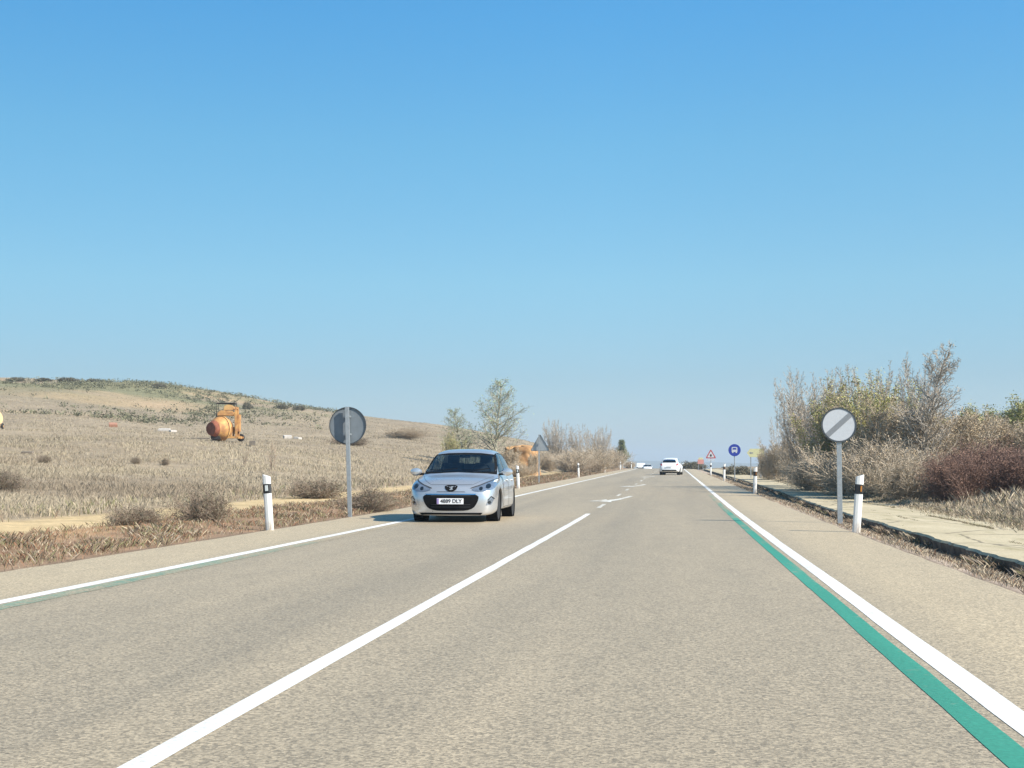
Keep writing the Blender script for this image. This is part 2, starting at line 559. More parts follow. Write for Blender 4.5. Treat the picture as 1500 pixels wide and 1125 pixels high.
def G(x, y):
    x = np.asarray(x, float); y = np.asarray(y, float)
    z = P(y) + np.interp(x, XS, ZS)
    z = z + hill(-x - 12, y)
    off = np.where(x < 0, -7.15 - x, x - 3.1)
    amp = np.clip(off, 0, 1)
    z = z + amp * 0.07 * (fbm(x * 1.3, y * 1.3, 3) - 0.5) * np.where((x > 3.85) & (x < 6.4), 0.3, 1) * np.where((x < -9.8) & (x > -12.1), 0.5, 1)
    far = np.clip((off - 8) / 15, 0, 1)
    z = z + far * 0.9 * (fbm(x * 0.09, y * 0.09, 7) - 0.5) + np.clip((off - 40) / 60, 0, 1) * 1.6 * (fbm(x * 0.03, y * 0.05, 9, 4) - 0.5)
    return z


def Gf(x, y): return float(G(np.array([x]), np.array([y]))[0])


# ground sheet ----------------------------------------------------
xs = np.concatenate([-np.geomspace(4000, 130, 26), np.arange(-125, -45, 2.5), np.arange(-45, -14, 0.6), np.arange(-14, -6.9, 0.18),
                     np.array([-6.7, -5, -3, -1, 1, 2.6]), np.arange(2.8, 9, 0.12), np.arange(9.2, 30, 0.8), np.geomspace(31, 4000, 40)])
ys = np.concatenate([np.arange(-40, 8, 3.0), np.arange(8, 60, 0.4), np.arange(60, 130, 1.0), np.arange(130, 320, 2.5), np.geomspace(324, 5200, 60)])
XX, YY = np.meshgrid(xs, ys)
ZZ = G(XX, YY)
off = np.where(XX < 0, -7.1 - XX, XX - 3.03)
n1 = fbm(XX * 0.35, YY * 0.35, 21, 4)[..., None]
n2 = fbm(XX * 0.05, YY * 0.08, 31, 4)[..., None]
n3 = fbm(XX * 1.7, YY * 1.7, 41, 3)[..., None]
straw = np.array([0.290, 0.232, 0.160]); brown = np.array([0.20, 0.145, 0.098]); red = np.array([0.275, 0.168, 0.102])
ochre = np.array([0.50, 0.37, 0.20]); green = np.array([0.165, 0.165, 0.085]); pale = np.array([0.43, 0.335, 0.22])
field = straw * (0.72 + 0.5 * n1) * (0.8 + 0.4 * fbm(XX * 0.12, YY * 0.03, 36, 4))[..., None]
field = field * (1 - 0.3 * n3) + brown * 0.3 * n3
# bare orange soil and scrubby green on the hill
up = sstep(120, 170, YY)[..., None]
bare = sstep(0.46, 0.6, n2) * up * sstep(-50, -75, XX)[..., None]
field = field * (1 - bare) + np.array([0.37, 0.265, 0.165]) * bare
sc = sstep(170, 215, YY)[..., None] * sstep(0.42, 0.58, fbm(XX * 0.04, YY * 0.06, 51, 4))[..., None] * sstep(-45, -80, XX)[..., None]
field = field * (1 - 0.8 * sc) + green * 0.8 * sc
verge = brown * (0.7 + 0.6 * n1) * (1 - n3) + red * n3
colr = field.copy()
lv = ((XX > -9.7) & (XX < 0))[..., None]
colr = np.where(lv, verge, colr)
bank = (sstep(-10.2, -9.6, XX) * (1 - sstep(-9.0, -8.3, XX)) * (XX < 0))[..., None] * sstep(0.3, 0.6, n1)
colr = colr * (1 - bank) + (red * 0.4 + np.array([0.40, 0.25, 0.13]) * 0.6) * bank
trk = (sstep(-12.3, -11.8, XX) * (1 - sstep(-10.1, -9.6, XX)))[..., None] * (0.75 + 0.25 * n3)
tr_col = ochre * (0.85 + 0.3 * n1)
colr = colr * (1 - trk) + tr_col * trk
rv = ((XX > 0) & (XX < 3.95))[..., None]
colr = np.where(rv, np.array([0.33, 0.26, 0.205]) * (0.75 + 0.5 * n3), colr)
edge = (off < 0.12)[..., None]
colr = np.where(edge, np.array([0.16, 0.12, 0.085]) * (0.7 + 0.6 * n3), colr)
nx, ny = len(xs), len(ys)
idx = np.arange(nx * ny).reshape(ny, nx)
Fq = np.stack([idx[:-1, :-1], idx[:-1, 1:], idx[1:, 1:], idx[1:, :-1]], -1).reshape(-1, 4)
ground = np_mesh('ground', np.stack([XX, YY, ZZ], -1).reshape(-1, 3), Fq, [M['soil']], colors=colr.reshape(-1, 3), smooth=True)
tag(ground, kind='structure')

# far hills, standing in the haze ----------------------------------
hx = np.linspace(-2600, 2600, 240)
prof = 17 + 16 * fbm(hx * 0.0016, hx * 0, 61, 4) + np.interp(hx, [-2600, -300, 200, 900, 2600], [16, 8, -4, 6, 14])
rows = []
for yy, k in ((3000, 0), (3150, 0.45), (3300, 0.8), (3500, 1.0), (3900, 0.9), (4600, 0)):
    rows.append(np.stack([hx, np.full_like(hx, yy) + 60 * fbm(hx * 0.004, hx * 0 + yy, 5), -9 + k * prof], -1))
HV = np.array(rows)
nh = len(hx)
ih = np.arange(HV.shape[0] * nh).reshape(-1, nh)
Fh = np.stack([ih[:-1, :-1], ih[:-1, 1:], ih[1:, 1:], ih[1:, :-1]], -1).reshape(-1, 4)
hc = np.array([0.12, 0.12, 0.075]) * (0.6 + 0.8 * fbm(HV[..., 0] * 0.01, HV[..., 1] * 0.01, 77))[..., None]
hills = np_mesh('hills', HV.reshape(-1, 3), Fh, [M['soil']], colors=hc.reshape(-1, 3), smooth=True)
tag(hills, kind='structure')


# road and markings -------------------------------------------------
def strip(name, x0, x1, y0, y1, lift, mat, edge_noise=0.0, step=1.0, seed=0, thick=0.0):
    yv = np.concatenate([np.arange(y0, min(y1, 120), step), np.arange(max(y0, 120), y1, step * 3), [y1]]) if y1 > 120 else np.append(np.arange(y0, y1, step), y1)
    yv = np.unique(yv)
    e0 = x0 + edge_noise * (fbm(yv * 0.9, yv * 0, 90 + seed) - 0.5) * 2
    e1 = x1 + edge_noise * (fbm(yv * 0.9, yv * 0, 95 + seed) - 0.5) * 2
    z = P(yv) + lift
    V = np.concatenate([np.stack([e0, yv, z], -1), np.stack([e1, yv, z], -1)])
    n = len(yv); i = np.arange(n - 1)
    Fs = np.stack([i, i + n, i + n + 1, i + 1], -1)
    if thick:
        V = np.concatenate([V, V - np.array([0, 0, thick])])
        Fs = np.concatenate([Fs, np.stack([i, i + 1, i + 1 + 2 * n, i + 2 * n], -1), np.stack([i + n, i + 3 * n, i + 1 + 3 * n, i + 1 + n], -1)])
    o = np_mesh(name, V, Fs, [mat])
    return tag(o, kind='structure')


strip('road', -7.12, 3.04, -30, 900, 0.0, M['asphalt'], 0.035, 0.5, 1, 0.06)
strip('edge_line', 1.435, 1.585, -30, 700, 0.0025, M['white_line'], 0.008, 0.6, 2)
strip('edge_line', -5.635, -5.475, -30, 700, 0.0025, M['white_line'], 0.008, 0.6, 3)
strip('green_line', 1.235, 1.372, -30, 64, 0.0025, M['green_line'], 0.010, 0.6, 4)
strip('green_line', -5.45, -5.24, -30, 30, 0.0025, M['green_worn'], 0.03, 0.6, 5)
strip('centre_line', -2.065, -1.945, -30, 32.3, 0.0025, M['white_line'], 0.008, 0.6, 6)
for y0, y1 in ((36.6, 39.8), (49.0, 52.2), (58.0, 61.2), (72.5, 75.5), (84, 87), (93, 96), (120, 124), (131, 135), (143, 147), (155, 159), (167, 171)):
    strip('centre_dash', -2.06, -1.95, y0, y1, 0.0025, M['white_worn'], 0.004, 0.8, 7)
for y in (42.6, 66.5, 104.0):                       # return arrows curving back towards the far lane
    mb = MB()
    poly = [(-1.42, y + 6.0), (-1.58, y + 6.0), (-1.74, y + 3.6), (-1.92, y + 1.9), (-2.12, y + 1.0), (-2.18, y + 2.0),
            (-2.62, y - 0.1), (-1.86, y - 1.2), (-1.94, y - 0.05), (-1.76, y + 1.0), (-1.58, y + 3.0)]
    mb.add([(a, b, float(P(b)) + 0.006) for a, b in poly], [(0, 1, 2, 10), (10, 2, 3, 9), (9, 3, 4, 8), (8, 4, 5, 6, 7)])
    tag(mb.build('return_arrow', M['white_worn']), kind='structure')

# raised concrete path on the right --------------------------------
yv = np.concatenate([np.arange(-10, 70, 0.3), np.arange(70, 200, 1.5)])
e0 = 3.93 + 0.10 * (fbm(yv * 0.7, yv * 0, 201, 4) - 0.5) + 0.15 * (fbm(yv * 3.6, yv * 0, 205, 5) - 0.5) + 0.35 * sstep(34, 62, yv)
e1 = 6.25 + 0.5 * (fbm(yv * 0.25, yv * 0, 203, 4) - 0.5)
cols = [0, 0.015, 0.1, 0.3, 0.5, 0.7, 0.9, 1.0]
V = [np.stack([e0 + 0.05, yv, P(yv) - 0.34], -1)]
for k in cols:
    xk = e0 + (e1 - e0) * k
    V.append(np.stack([xk, yv, P(yv) + 0.035 + 0.03 * (fbm(xk * 0.8, yv * 0.8, 211) - 0.5) + (0.0 if k > 0 else -0.03)], -1))
V.append(np.stack([e1 + 0.02, yv, P(yv) - 0.2], -1))
V = np.array(V); nr, nc = V.shape[0], V.shape[1]
ip = np.arange(nr * nc).reshape(nr, nc)
Fp = np.stack([ip[:-1, :-1], ip[1:, :-1], ip[1:, 1:], ip[:-1, 1:]], -1).reshape(-1, 4)
mi = np.repeat([1] + [0] * (nr - 3) + [1], nc - 1)
tag(np_mesh('path', V.reshape(-1, 3), Fp, [M['path'], M['path_side']], midx=mi), kind='structure')


# ------------------------------------------------------------------ grass and weeds (uncountable)
PALK = 1.0
PAL = {'straw': (0.44, 0.36, 0.25), 'grey': (0.345, 0.285, 0.22), 'pale': (0.48, 0.40, 0.29), 'brown': (0.20, 0.145, 0.10),
       'olive': (0.19, 0.18, 0.09), 'red': (0.26, 0.14, 0.085), 'dark': (0.10, 0.08, 0.06)}


def blades(name, x, y, h, w, col, lean=0.35, kind='stuff'):
    n = len(x)
    z = G(x, y)
    ang = RNG.uniform(0, 2 * np.pi, n)
    wx, wy = np.cos(ang) * w / 2, np.sin(ang) * w / 2
    lx, ly = RNG.normal(0, lean, n) * h, RNG.normal(0, lean, n) * h
    V = np.empty((n, 4, 3))
    V[:, 0] = np.stack([x - wx, y - wy, z - 0.02], -1)
    V[:, 1] = np.stack([x + wx, y + wy, z - 0.02], -1)
    V[:, 2] = np.stack([x + lx * .6 + wx * .6, y + ly * .6 + wy * .6, z + h * .7], -1)
    V[:, 3] = np.stack([x + lx, y + ly, z + h], -1)
    b = np.arange(n)[:, None] * 4
    Fb = np.concatenate([b + np.array([0, 1, 2]), b + np.array([0, 2, 3])])
    o = np_mesh(name, V.reshape(-1, 3), Fb, [M['grass']], colors=np.repeat(col, 4, axis=0))
    return tag(o, kind=kind)


def pick(n, names, wts):
    c = np.array([PAL[k] for k in names])
    i = RNG.choice(len(names), n, p=np.array(wts) / sum(wts))
    return c[i] * RNG.uniform(0.84, 1.12, (n, 1))


def field_pts(n, d0, d1, px0, px1):
    d = np.exp(RNG.uniform(np.log(d0), np.log(d1), n))
    px = RNG.uniform(px0, px1, n)
    x = (px - VPX) / F_PX * d * math.cos(YAW)
    return x, (d + x * math.sin(YAW)) / math.cos(YAW), d


# left field beyond the track
x, y, d = field_pts(560000, 14, 270, -160, 860)
cl = fbm(x * 0.45, y * 0.45, 301, 3); c2 = fbm(x * 0.07, y * 0.07, 305, 3)
ok = (x < -12.2) & (RNG.uniform(0, 1, len(x)) < np.clip(0.25 + 1.6 * (cl - 0.3), 0.1, 1))
x, y, d, cl, c2 = x[ok], y[ok], d[ok], cl[ok], c2[ok]
h = (0.06 + 0.20 * cl ** 1.6) * RNG.uniform(0.5, 1.35, len(x)) * np.clip(1.15 - d / 400, 0.5, 1)
w = np.maximum(0.007, d * 0.00036) * RNG.uniform(0.6, 1.3, len(x))
c = pick(len(x), ['grey', 'straw', 'pale', 'brown', 'olive'], [4, 4, 2, 1.6, 0.5])
c = c * 0.55 + np.array([0.345, 0.283, 0.205]) * 0.45
t = sstep(0.45, 0.62, c2)[:, None]
c = c * (1 - 0.35 * t) + np.array(PAL['grey']) * 0.35 * t
c3 = sstep(0.48, 0.66, fbm(x * 0.22, y * 0.10, 307, 4))[:, None] * sstep(90, 35, d)[:, None]
c = c * (1 - 0.6 * c3) + np.array([0.215, 0.165, 0.125]) * 0.6 * c3
c *= (0.74 + 0.36 * fbm(x * 0.10, y * 0.025, 308, 4))[:, None] * np.array([0.97, 0.985, 0.97])
gc = (sstep(170, 205, y) * sstep(0.42, 0.58, fbm(x * 0.04, y * 0.06, 51, 4)) * sstep(-45, -80, x))[:, None]
c = c * (1 - 0.75 * gc) + np.array([0.17, 0.165, 0.09]) * 0.75 * gc
blades('dry_grass', x, y, h, w, c, 0.42)
# strip of greener growth just past the track
x, y, d = field_pts(26000, 16, 70, -120, 760)
ok = (x < -12.0) & (x > -13.6) & (fbm(x * 0.5, y * 0.25, 311) > 0.42)
x, y, d = x[ok], y[ok], d[ok]
blades('dry_grass', x, y, RNG.uniform(.06, .24, len(x)), np.maximum(.012, d * .0006), pick(len(x), ['olive', 'straw', 'brown'], [3, 2, 2]))
# left verge between pavement and track
n = 150000
yv_ = np.exp(RNG.uniform(np.log(10), np.log(150), n)); xv = RNG.uniform(-9.9, -7.2, n)
cl = fbm(xv * 2.2, yv_ * 1.4, 321, 4)
ok = RNG.uniform(0, 1, n) < np.clip((cl - 0.34) * 3.4, 0.10, 1) * np.where(xv > -7.5, 0.3, 1) * np.where(xv < -9.0, 0.22 + 0.5 * sstep(20, 40, yv_), 1)
xv, yv_, cl = xv[ok], yv_[ok], cl[ok]
blades('verge_grass', xv, yv_, (0.03 + 0.15 * cl ** 2) * RNG.uniform(.5, 1.3, len(xv)), np.maximum(.008, yv_ * .0004),
       pick(len(xv), ['brown', 'olive', 'straw', 'red', 'grey'], [5, 2.2, 1.1, 2.2, 1.2]), 0.6)
# right ditch strip
n = 90000
yv_ = np.exp(RNG.uniform(np.log(8), np.log(130), n)); xv = 3.08 + 0.9 * RNG.beta(1.5, 1.0, n)
cl = fbm(xv * 3.0, yv_ * 2.2, 331, 4)
ok = RNG.uniform(0, 1, n) < np.clip((cl - 0.3) * 2.6, 0.08, 1)
xv, yv_, cl = xv[ok], yv_[ok], cl[ok]
blades('ditch_grass', xv, yv_, (0.015 + 0.09 * cl ** 2) * RNG.uniform(.5, 1.4, len(xv)), np.maximum(.005, yv_ * .00035),
       pick(len(xv), ['grey', 'brown', 'straw', 'red', 'pale'], [3.5, 2.4, 2, 1.0, 2.0]), 0.6)
# right verge beyond the path, under the trees
n = 210000
yv_ = np.exp(RNG.uniform(np.log(14), np.log(110), n)); xv = 6.15 + 22 * RNG.beta(0.75, 2.2, n)
cl = fbm(xv * 1.8, yv_ * 1.2, 341, 4)
ok = (xv > 6.35 + 0.5 * (fbm(yv_ * 0.25, yv_ * 0, 203, 4) - 0.5)) & (RNG.uniform(0, 1, n) < np.clip((cl - 0.25) * 2.4, 0.1, 1))
xv, yv_, cl = xv[ok], yv_[ok], cl[ok]
tall = sstep(6.9, 8.2, xv)
blades('verge_grass', xv, yv_, (0.06 + (0.10 + 0.40 * tall) * cl ** 1.3) * RNG.uniform(.5, 1.4, len(xv)), np.maximum(.006, yv_ * .00034),
       pick(len(xv), ['pale', 'grey', 'straw', 'brown', 'olive'], [2.2, 3, 2.5, 2.2, 0.7]), 0.4)
n = 16000
yv_ = np.exp(RNG.uniform(np.log(9), np.log(110), n)); xv = np.interp(yv_, yv, e0) + RNG.normal(-0.03, 0.06, n)
cl = fbm(yv_ * 1.1, yv_ * 0, 361, 4)
ok = cl > 0.47
xv, yv_, cl = xv[ok], yv_[ok], cl[ok]
o = blades('path_edge_grass', xv, yv_, RNG.uniform(.03, .13, len(xv)) * (0.4 + 1.2 * cl), np.maximum(.005, yv_ * .00035), pick(len(xv), ['brown', 'dark', 'grey', 'straw', 'olive'], [3, 2.5, 2, 1.6, 1]), 0.8)
o.location.z = 0.05
n = 26000
yv_ = np.exp(RNG.uniform(np.log(14), np.log(100), n)); ed = np.interp(yv_, yv, e1)
xv = ed - np.abs(RNG.normal(0, 0.28, n)) * (0.3 + 1.3 * fbm(yv_ * 0.6, yv_ * 0, 371, 3)) + 0.12
o = blades('path_edge_grass', xv, yv_, RNG.uniform(.02, .12, n), np.maximum(.005, yv_ * .00033), pick(n, ['straw', 'grey', 'brown', 'olive', 'pale'], [3, 3, 2, 1.2, 1]), 0.6)
o.location.z = 0.10
# weeds in the cracks of the path
n = 26000
yv_ = np.exp(RNG.uniform(np.log(12), np.log(60), n)); lane = RNG.integers(0, 3, n)
xv = np.array([4.4, 4.85, 5.55])[lane] + 0.25 * (fbm(yv_ * 0.35 + lane * 9, yv_ * 0, 351) - 0.5) + RNG.normal(0, 0.02, n)
ok = fbm(yv_ * 0.35 + lane * 5, yv_ * 0, 355) > 0.43
xv, yv_ = xv[ok], yv_[ok]
o = blades('path_weeds', xv, yv_, RNG.uniform(.012, .045, len(xv)), np.full(len(xv), .008), pick(len(xv), ['olive', 'brown', 'dark'], [2, 2, 1]), 0.6)
o.location.z = 0.14
# tall pale reeds in front of the poplar
n = 9000
dd = RNG.uniform(84, 106, n); pxx = RNG.uniform(648, 775, n)
xv = (pxx - VPX) / F_PX * dd * math.cos(YAW); yv_ = (dd + xv * math.sin(YAW)) / math.cos(YAW)
ok = (xv < -12.3)
xv, yv_, pxx = xv[ok], yv_[ok], pxx[ok]
blades('reeds', xv, yv_, RNG.uniform(.5, 1.5, len(xv)) * np.interp(pxx, [648, 690, 735, 775], [0.9, 1.0, 0.9, 0.35]), RNG.uniform(.025, .06, len(xv)),
       pick(len(xv), ['straw', 'pale', 'brown', 'olive'], [3, 2, 2, 0.6]), 0.12)


# ------------------------------------------------------------------ trees and shrubs
def perp(d):
    a = Vector((d.y, -d.x, 0))
    if a.length < 1e-3: a = Vector((1, 0, 0))
    return a.normalized()


def branch(R, segs, tips, p, d, L, r, lvl, sp):
    n = sp['n'][lvl]
    step = L / n
    ph = R.uniform(0, 6.28)
    for i in range(n):
        t = (i + 1) / n
        wob = sp['wob'][lvl]
        d = (d + Vector((R.gauss(0, wob), R.gauss(0, wob), R.gauss(0, wob * .6) + sp['up'][lvl]))).normalized()
        q = p + d * step
        ra = max(sp['rmin'], r * (1 - 0.8 * (t - 1 / n))); rb = max(sp['rmin'] * 0.7, r * (1 - 0.8 * t))
        segs.append((p, q, ra, rb, lvl))
        if lvl < len(sp['n']) - 1 and t > sp['start'][lvl]:
            k = sp['kids'][lvl] / n / max(0.15, 1 - sp['start'][lvl])
            kk = int(k) + (1 if R.random() < k - int(k) else 0)
            for _ in range(kk):
                ph += 2.4 + R.uniform(-.5, .5)
                a = perp(d); b = d.cross(a)
                out = a * math.cos(ph) + b * math.sin(ph)
                an = sp['ang'][lvl] * R.uniform(.75, 1.25)
                cd = (d * math.cos(an) + out * math.sin(an)).normalized()
                cl_ = L * sp['ratio'][lvl] * (1.15 - sp['taper'][lvl] * t) * R.uniform(.7, 1.2)
                branch(R, segs, tips, p.lerp(q, R.random()), cd, cl_, min(rb, r * .6) * .75, lvl + 1, sp)
        p = q
    tips.append((p, d))


def segs_arrays(segs, sides):
    n = len(segs)
    A = np.array([s[0] for s in segs]); B = np.array([s[1] for s in segs])
    ra = np.array([s[2] for s in segs]); rb = np.array([s[3] for s in segs])
    D = B - A; D /= np.linalg.norm(D, axis=1, keepdims=True) + 1e-9
    U = np.cross(D, np.array([0.31, 0.17, 0.93])); U /= np.linalg.norm(U, axis=1, keepdims=True) + 1e-9
    Wd = np.cross(D, U)
    V = np.empty((n, 2, sides, 3))
    for k in range(sides):
        t = 2 * math.pi * k / sides
        o = U * math.cos(t) + Wd * math.sin(t)
        V[:, 0, k] = A + o * ra[:, None]; V[:, 1, k] = B + o * rb[:, None]
    base = np.arange(n)[:, None] * (2 * sides)
    Fl = [base + np.array([k, (k + 1) % sides, sides + (k + 1) % sides, sides + k]) for k in range(sides)]
    return V.reshape(-1, 3), np.concatenate(Fl)


def leaf_arrays(R, pts, size, tri_per, spread):
    P_ = np.array(pts)
    P_ = np.repeat(P_, tri_per, axis=0) + R.normal(0, spread, (len(pts) * tri_per, 3))
    n = len(P_)
    a = R.normal(0, 1, (n, 3)); a /= np.linalg.norm(a, axis=1, keepdims=True)
    b = np.cross(a, R.normal(0, 1, (n, 3))); b /= np.linalg.norm(b, axis=1, keepdims=True) + 1e-9
    s = size * R.uniform(.6, 1.4, (n, 1))
    V = np.stack([P_ - a * s, P_ + b * s * .55, P_ + a * s, P_ - b * s * .55], 1)
    return V.reshape(-1, 3), np.arange(n * 4).reshape(n, 4)


def bark(name, c, var=0.3):
    return plain(name, c, 0.9, 0, var, 5, bump=0.4)


M['bark_grey'] = bark('pale_grey_bark', (0.47, 0.41, 0.34))
M['bark_tan'] = bark('tan_bark', (0.52, 0.425, 0.315))
M['bark_brown'] = bark('brown_bark', (0.33, 0.25, 0.185))
M['bark_red'] = bark('reddish_brown_bark', (0.235, 0.14, 0.105))
M['leaf_lime'] = plain('yellow_green_buds', (0.44, 0.41, 0.14), 0.7, 0, 0.4, 3)
M['leaf_pale'] = plain('pale_green_buds', (0.33, 0.40, 0.20), 0.7, 0, 0.35, 3)
M['leaf_green'] = plain('green_leaves', (0.19, 0.22, 0.10), 0.7, 0, 0.4, 3)
M['leaf_tan'] = plain('dry_tan_leaves', (0.44, 0.33, 0.20), 0.8, 0, 0.35, 3)
M['leaf_red'] = plain('reddish_buds', (0.25, 0.14, 0.10), 0.8, 0, 0.35, 3)
M['leaf_scrub'] = plain('dull_scrub_leaves', (0.185, 0.165, 0.105), 0.8, 0, 0.4, 3)

SPEC = {
    'poplar': dict(n=(14, 6, 4, 2), kids=(40, 10, 5), start=(.18, .12, .1), ang=(.85, .65, .6), ratio=(.40, .42, .5), taper=(.85, .6, .4),
                   wob=(.03, .07, .12, .15), up=(.02, .07, .05, .03), rmin=.0065),
    'whips': dict(n=(14, 8, 4, 2), kids=(12, 9, 4), start=(.15, .15, .1), ang=(.34, .42, .5), ratio=(.48, .26, .45), taper=(.55, .6, .4),
                  wob=(.035, .05, .1, .15), up=(.03, .08, .06, .03), rmin=.0062),
    'multistem': dict(n=(12, 5, 4, 2), kids=(17, 7, 4), start=(.12, .1, .1), ang=(.5, .52, .58), ratio=(.38, .45, .5), taper=(.6, .5, .4),
                      wob=(.06, .09, .13, .15), up=(.055, .09, .06, .03), rmin=.006),
    'stalk': dict(n=(8, 4), kids=(9,), start=(.35,), ang=(.4,), ratio=(.22,), taper=(.5,), wob=(.05, .1), up=(.03, .05), rmin=.008),
    'bush': dict(n=(6, 4, 3), kids=(12, 7), start=(.1, .1), ang=(.65, .7), ratio=(.5, .5), taper=(.5, .4),
                 wob=(.10, .15, .2), up=(.04, .03, .02), rmin=.0045),
}


def make_plant(seed, spec, stems, fan, H, r0, trunk_mat, twig_mat, leaf_mat=None, leaf=0.035, lt=1, spread=0.06, leaf_frac=1.0,
               names=('trunk', 'crown'), root_r=0.0, trunk_lvls=1, leaf_zone=(0, 9)):
    """returns (trunk mesh object data, crown mesh data) with the plant H metres tall"""
    R = random.Random(seed)
    segs, tips = [], []
    nfirst = None
    for s in range(stems):
        az = R.uniform(0, 6.28); tl = fan * (R.random() ** 0.6)
        d = Vector((math.cos(az) * math.sin(tl), math.sin(az) * math.sin(tl), math.cos(tl)))
        p = Vector((R.gauss(0, root_r), R.gauss(0, root_r), -0.08))
        if s == 1: nfirst = len(segs)
        branch(R, segs, tips, p, d, H * (R.uniform(.68, 1.0) if stems > 1 else 1.0), r0 * (R.uniform(.5, 1) if stems > 1 else 1), 0, SPEC[spec])
    top = np.percentile([s[1].z for s in segs], 99.7)
    k = H / top
    segs = [(a * k, b * k, ra, rb, l) for a, b, ra, rb, l in segs]
    tips = [(p * k, d) for p, d in tips]
    first = SPEC[spec]['n'][0]
    lvl0 = [s for s in segs if s[4] < trunk_lvls]
    tr = main if (main := [s for s in segs[:nfirst] if s[4] == 0]) else lvl0[:first]
    keep = set(id(s) for s in tr)
    cr = [s for s in segs if id(s) not in keep]
    V1, F1 = segs_arrays(tr, 6)
    V2, F2 = segs_arrays(cr, 3)
    mats2 = [twig_mat]; mi2 = np.zeros(len(F2), int)
    if leaf_mat is not None:
        NR = np.random.default_rng(seed)
        pts = [p for p, d in tips if NR.random() < leaf_frac and leaf_zone[0] * H <= p.z <= leaf_zone[1] * H]
        if pts:
            LV, LF = leaf_arrays(NR, pts, leaf, lt, spread)
            F2 = np.concatenate([F2, LF + len(V2)]); V2 = np.concatenate([V2, LV])
            mats2.append(leaf_mat); mi2 = np.concatenate([mi2, np.ones(len(LF), int)])
    if names is None:                # a bush is one mesh: stems and twigs together
        n1_ = len(V2)
        V2 = np.concatenate([V2, V1]); F1b = np.concatenate([F1[:, :4]]) + n1_
        F2 = np.concatenate([F2, F1b]); mats2.append(trunk_mat); mi2 = np.concatenate([mi2, np.full(len(F1b), len(mats2) - 1)])
        b = np_mesh('bush', V2, F2, mats2, midx=mi2); mb_ = b.data; bpy.data.objects.remove(b)
        return None, mb_, names
    a = np_mesh(names[0], V1, F1, [trunk_mat]); b = np_mesh(names[1], V2, F2, mats2, midx=mi2)
    ma, mb_ = a.data, b.data
    bpy.data.objects.remove(a); bpy.data.objects.remove(b)
    return ma, mb_, names


KIND = {}


def plant_kind(key, *a, **k):
    ma, mb_, nm = make_plant(*a, **k)
    KIND[key] = (ma, mb_, nm, k.get('H', a[4]))


plant_kind('poplar', 5, 'poplar', 1, 0.05, 5.0, 0.075, M['bark_grey'], M['bark_grey'], M['leaf_tan'], .022, 1, .03, .35)
M['bark_olive'] = bark('greenish_grey_bark', (0.36, 0.335, 0.25))
plant_kind('poplar_green', 8, 'poplar', 1, 0.05, 7.0, 0.085, M['bark_olive'], M['bark_olive'], M['leaf_pale'], .042, 1, .12, .6)
plant_kind('stems_grey', 12, 'whips', 15, 0.46, 5.0, 0.035, M['bark_grey'], M['bark_grey'], M['leaf_tan'], .022, 1, .04, .3, root_r=.35, names=('trunk', 'crown'))
plant_kind('stems_grey_b', 13, 'whips', 14, 0.52, 4.8, 0.035, M['bark_tan'], M['bark_grey'], M['leaf_tan'], .025, 1, .04, .5, root_r=.4, names=('trunk', 'crown'))
plant_kind('stems_lime', 14, 'whips', 16, 0.55, 4.4, 0.035, M['bark_tan'], M['bark_tan'], M['leaf_lime'], .032, 2, .07, .75, root_r=.4, names=('trunk', 'crown'), leaf_zone=(.35, 2))
plant_kind('stems_tan', 15, 'multistem', 16, 0.6, 3.2, 0.03, M['bark_brown'], M['bark_tan'], M['leaf_tan'], .03, 1, .05, .7, root_r=.5, names=('trunk', 'crown'))
plant_kind('bush_brown', 21, 'bush', 80, 0.85, 1.6, 0.013, M['bark_brown'], M['bark_tan'], M['leaf_tan'], .022, 1, .04, .4, root_r=.28, names=None)
plant_kind('bush_red', 22, 'bush', 95, 0.95, 1.9, 0.013, M['bark_red'], M['bark_red'], M['leaf_red'], .025, 2, .04, .9, root_r=.35, names=None)
plant_kind('bush_dark', 23, 'bush', 60, 1.3, 1.2, 0.014, M['bark_tan'], M['bark_brown'], M['leaf_scrub'], .03, 1, .05, .6, root_r=.25, names=None)
M['leaf_olive'] = plain('olive_buds', (0.36, 0.36, 0.13), 0.7, 0, 0.4, 3)
plant_kind('tree_lime', 24, 'multistem', 9, 0.6, 3.6, 0.05, M['bark_tan'], M['bark_tan'], M['leaf_olive'], .045, 3, .12, .9, root_r=.3, names=('trunk', 'crown'))
plant_kind('tree_green', 25, 'poplar', 1, 0.04, 4.0, 0.09, M['bark_tan'], M['bark_tan'], M['leaf_green'], .06, 3, .12, 1.0)
plant_kind('scrub', 26, 'bush', 40, 1.25, 1.2, 0.016, M['bark_brown'], M['bark_brown'], M['leaf_scrub'], .06, 4, .10, 1.0, root_r=.25, names=None)
plant_kind('stalk', 27, 'stalk', 7, 0.13, 1.7, 0.016, M['bark_brown'], M['bark_brown'], M['leaf_tan'], .03, 1, .04, .5, root_r=.12, names=None)


def plant(name, key, px, d, H, rz, label, cat, group=None, wide=1.0):
    ma, mb_, nm, h0 = KIND[key]
    x, y = at(px, d)
    if nm is None:
        o = bpy.data.objects.new(name, mb_); COL.objects.link(o)
        o.location = (x, y, Gf(x, y)); o.rotation_euler = (0, 0, rz); tag(o, label, cat, group)
        k = H / h0; o.scale = (k * wide, k * wide, k)
        return o
    o = empty(name, (x, y, Gf(x, y)), rz, label, cat, group)
    k = H / h0
    o.scale = (k * wide, k * wide, k)
    for n_, me in zip(nm, (ma, mb_)):
        c_ = bpy.data.objects.new(n_, me); COL.objects.link(c_); c_.parent = o
    return o


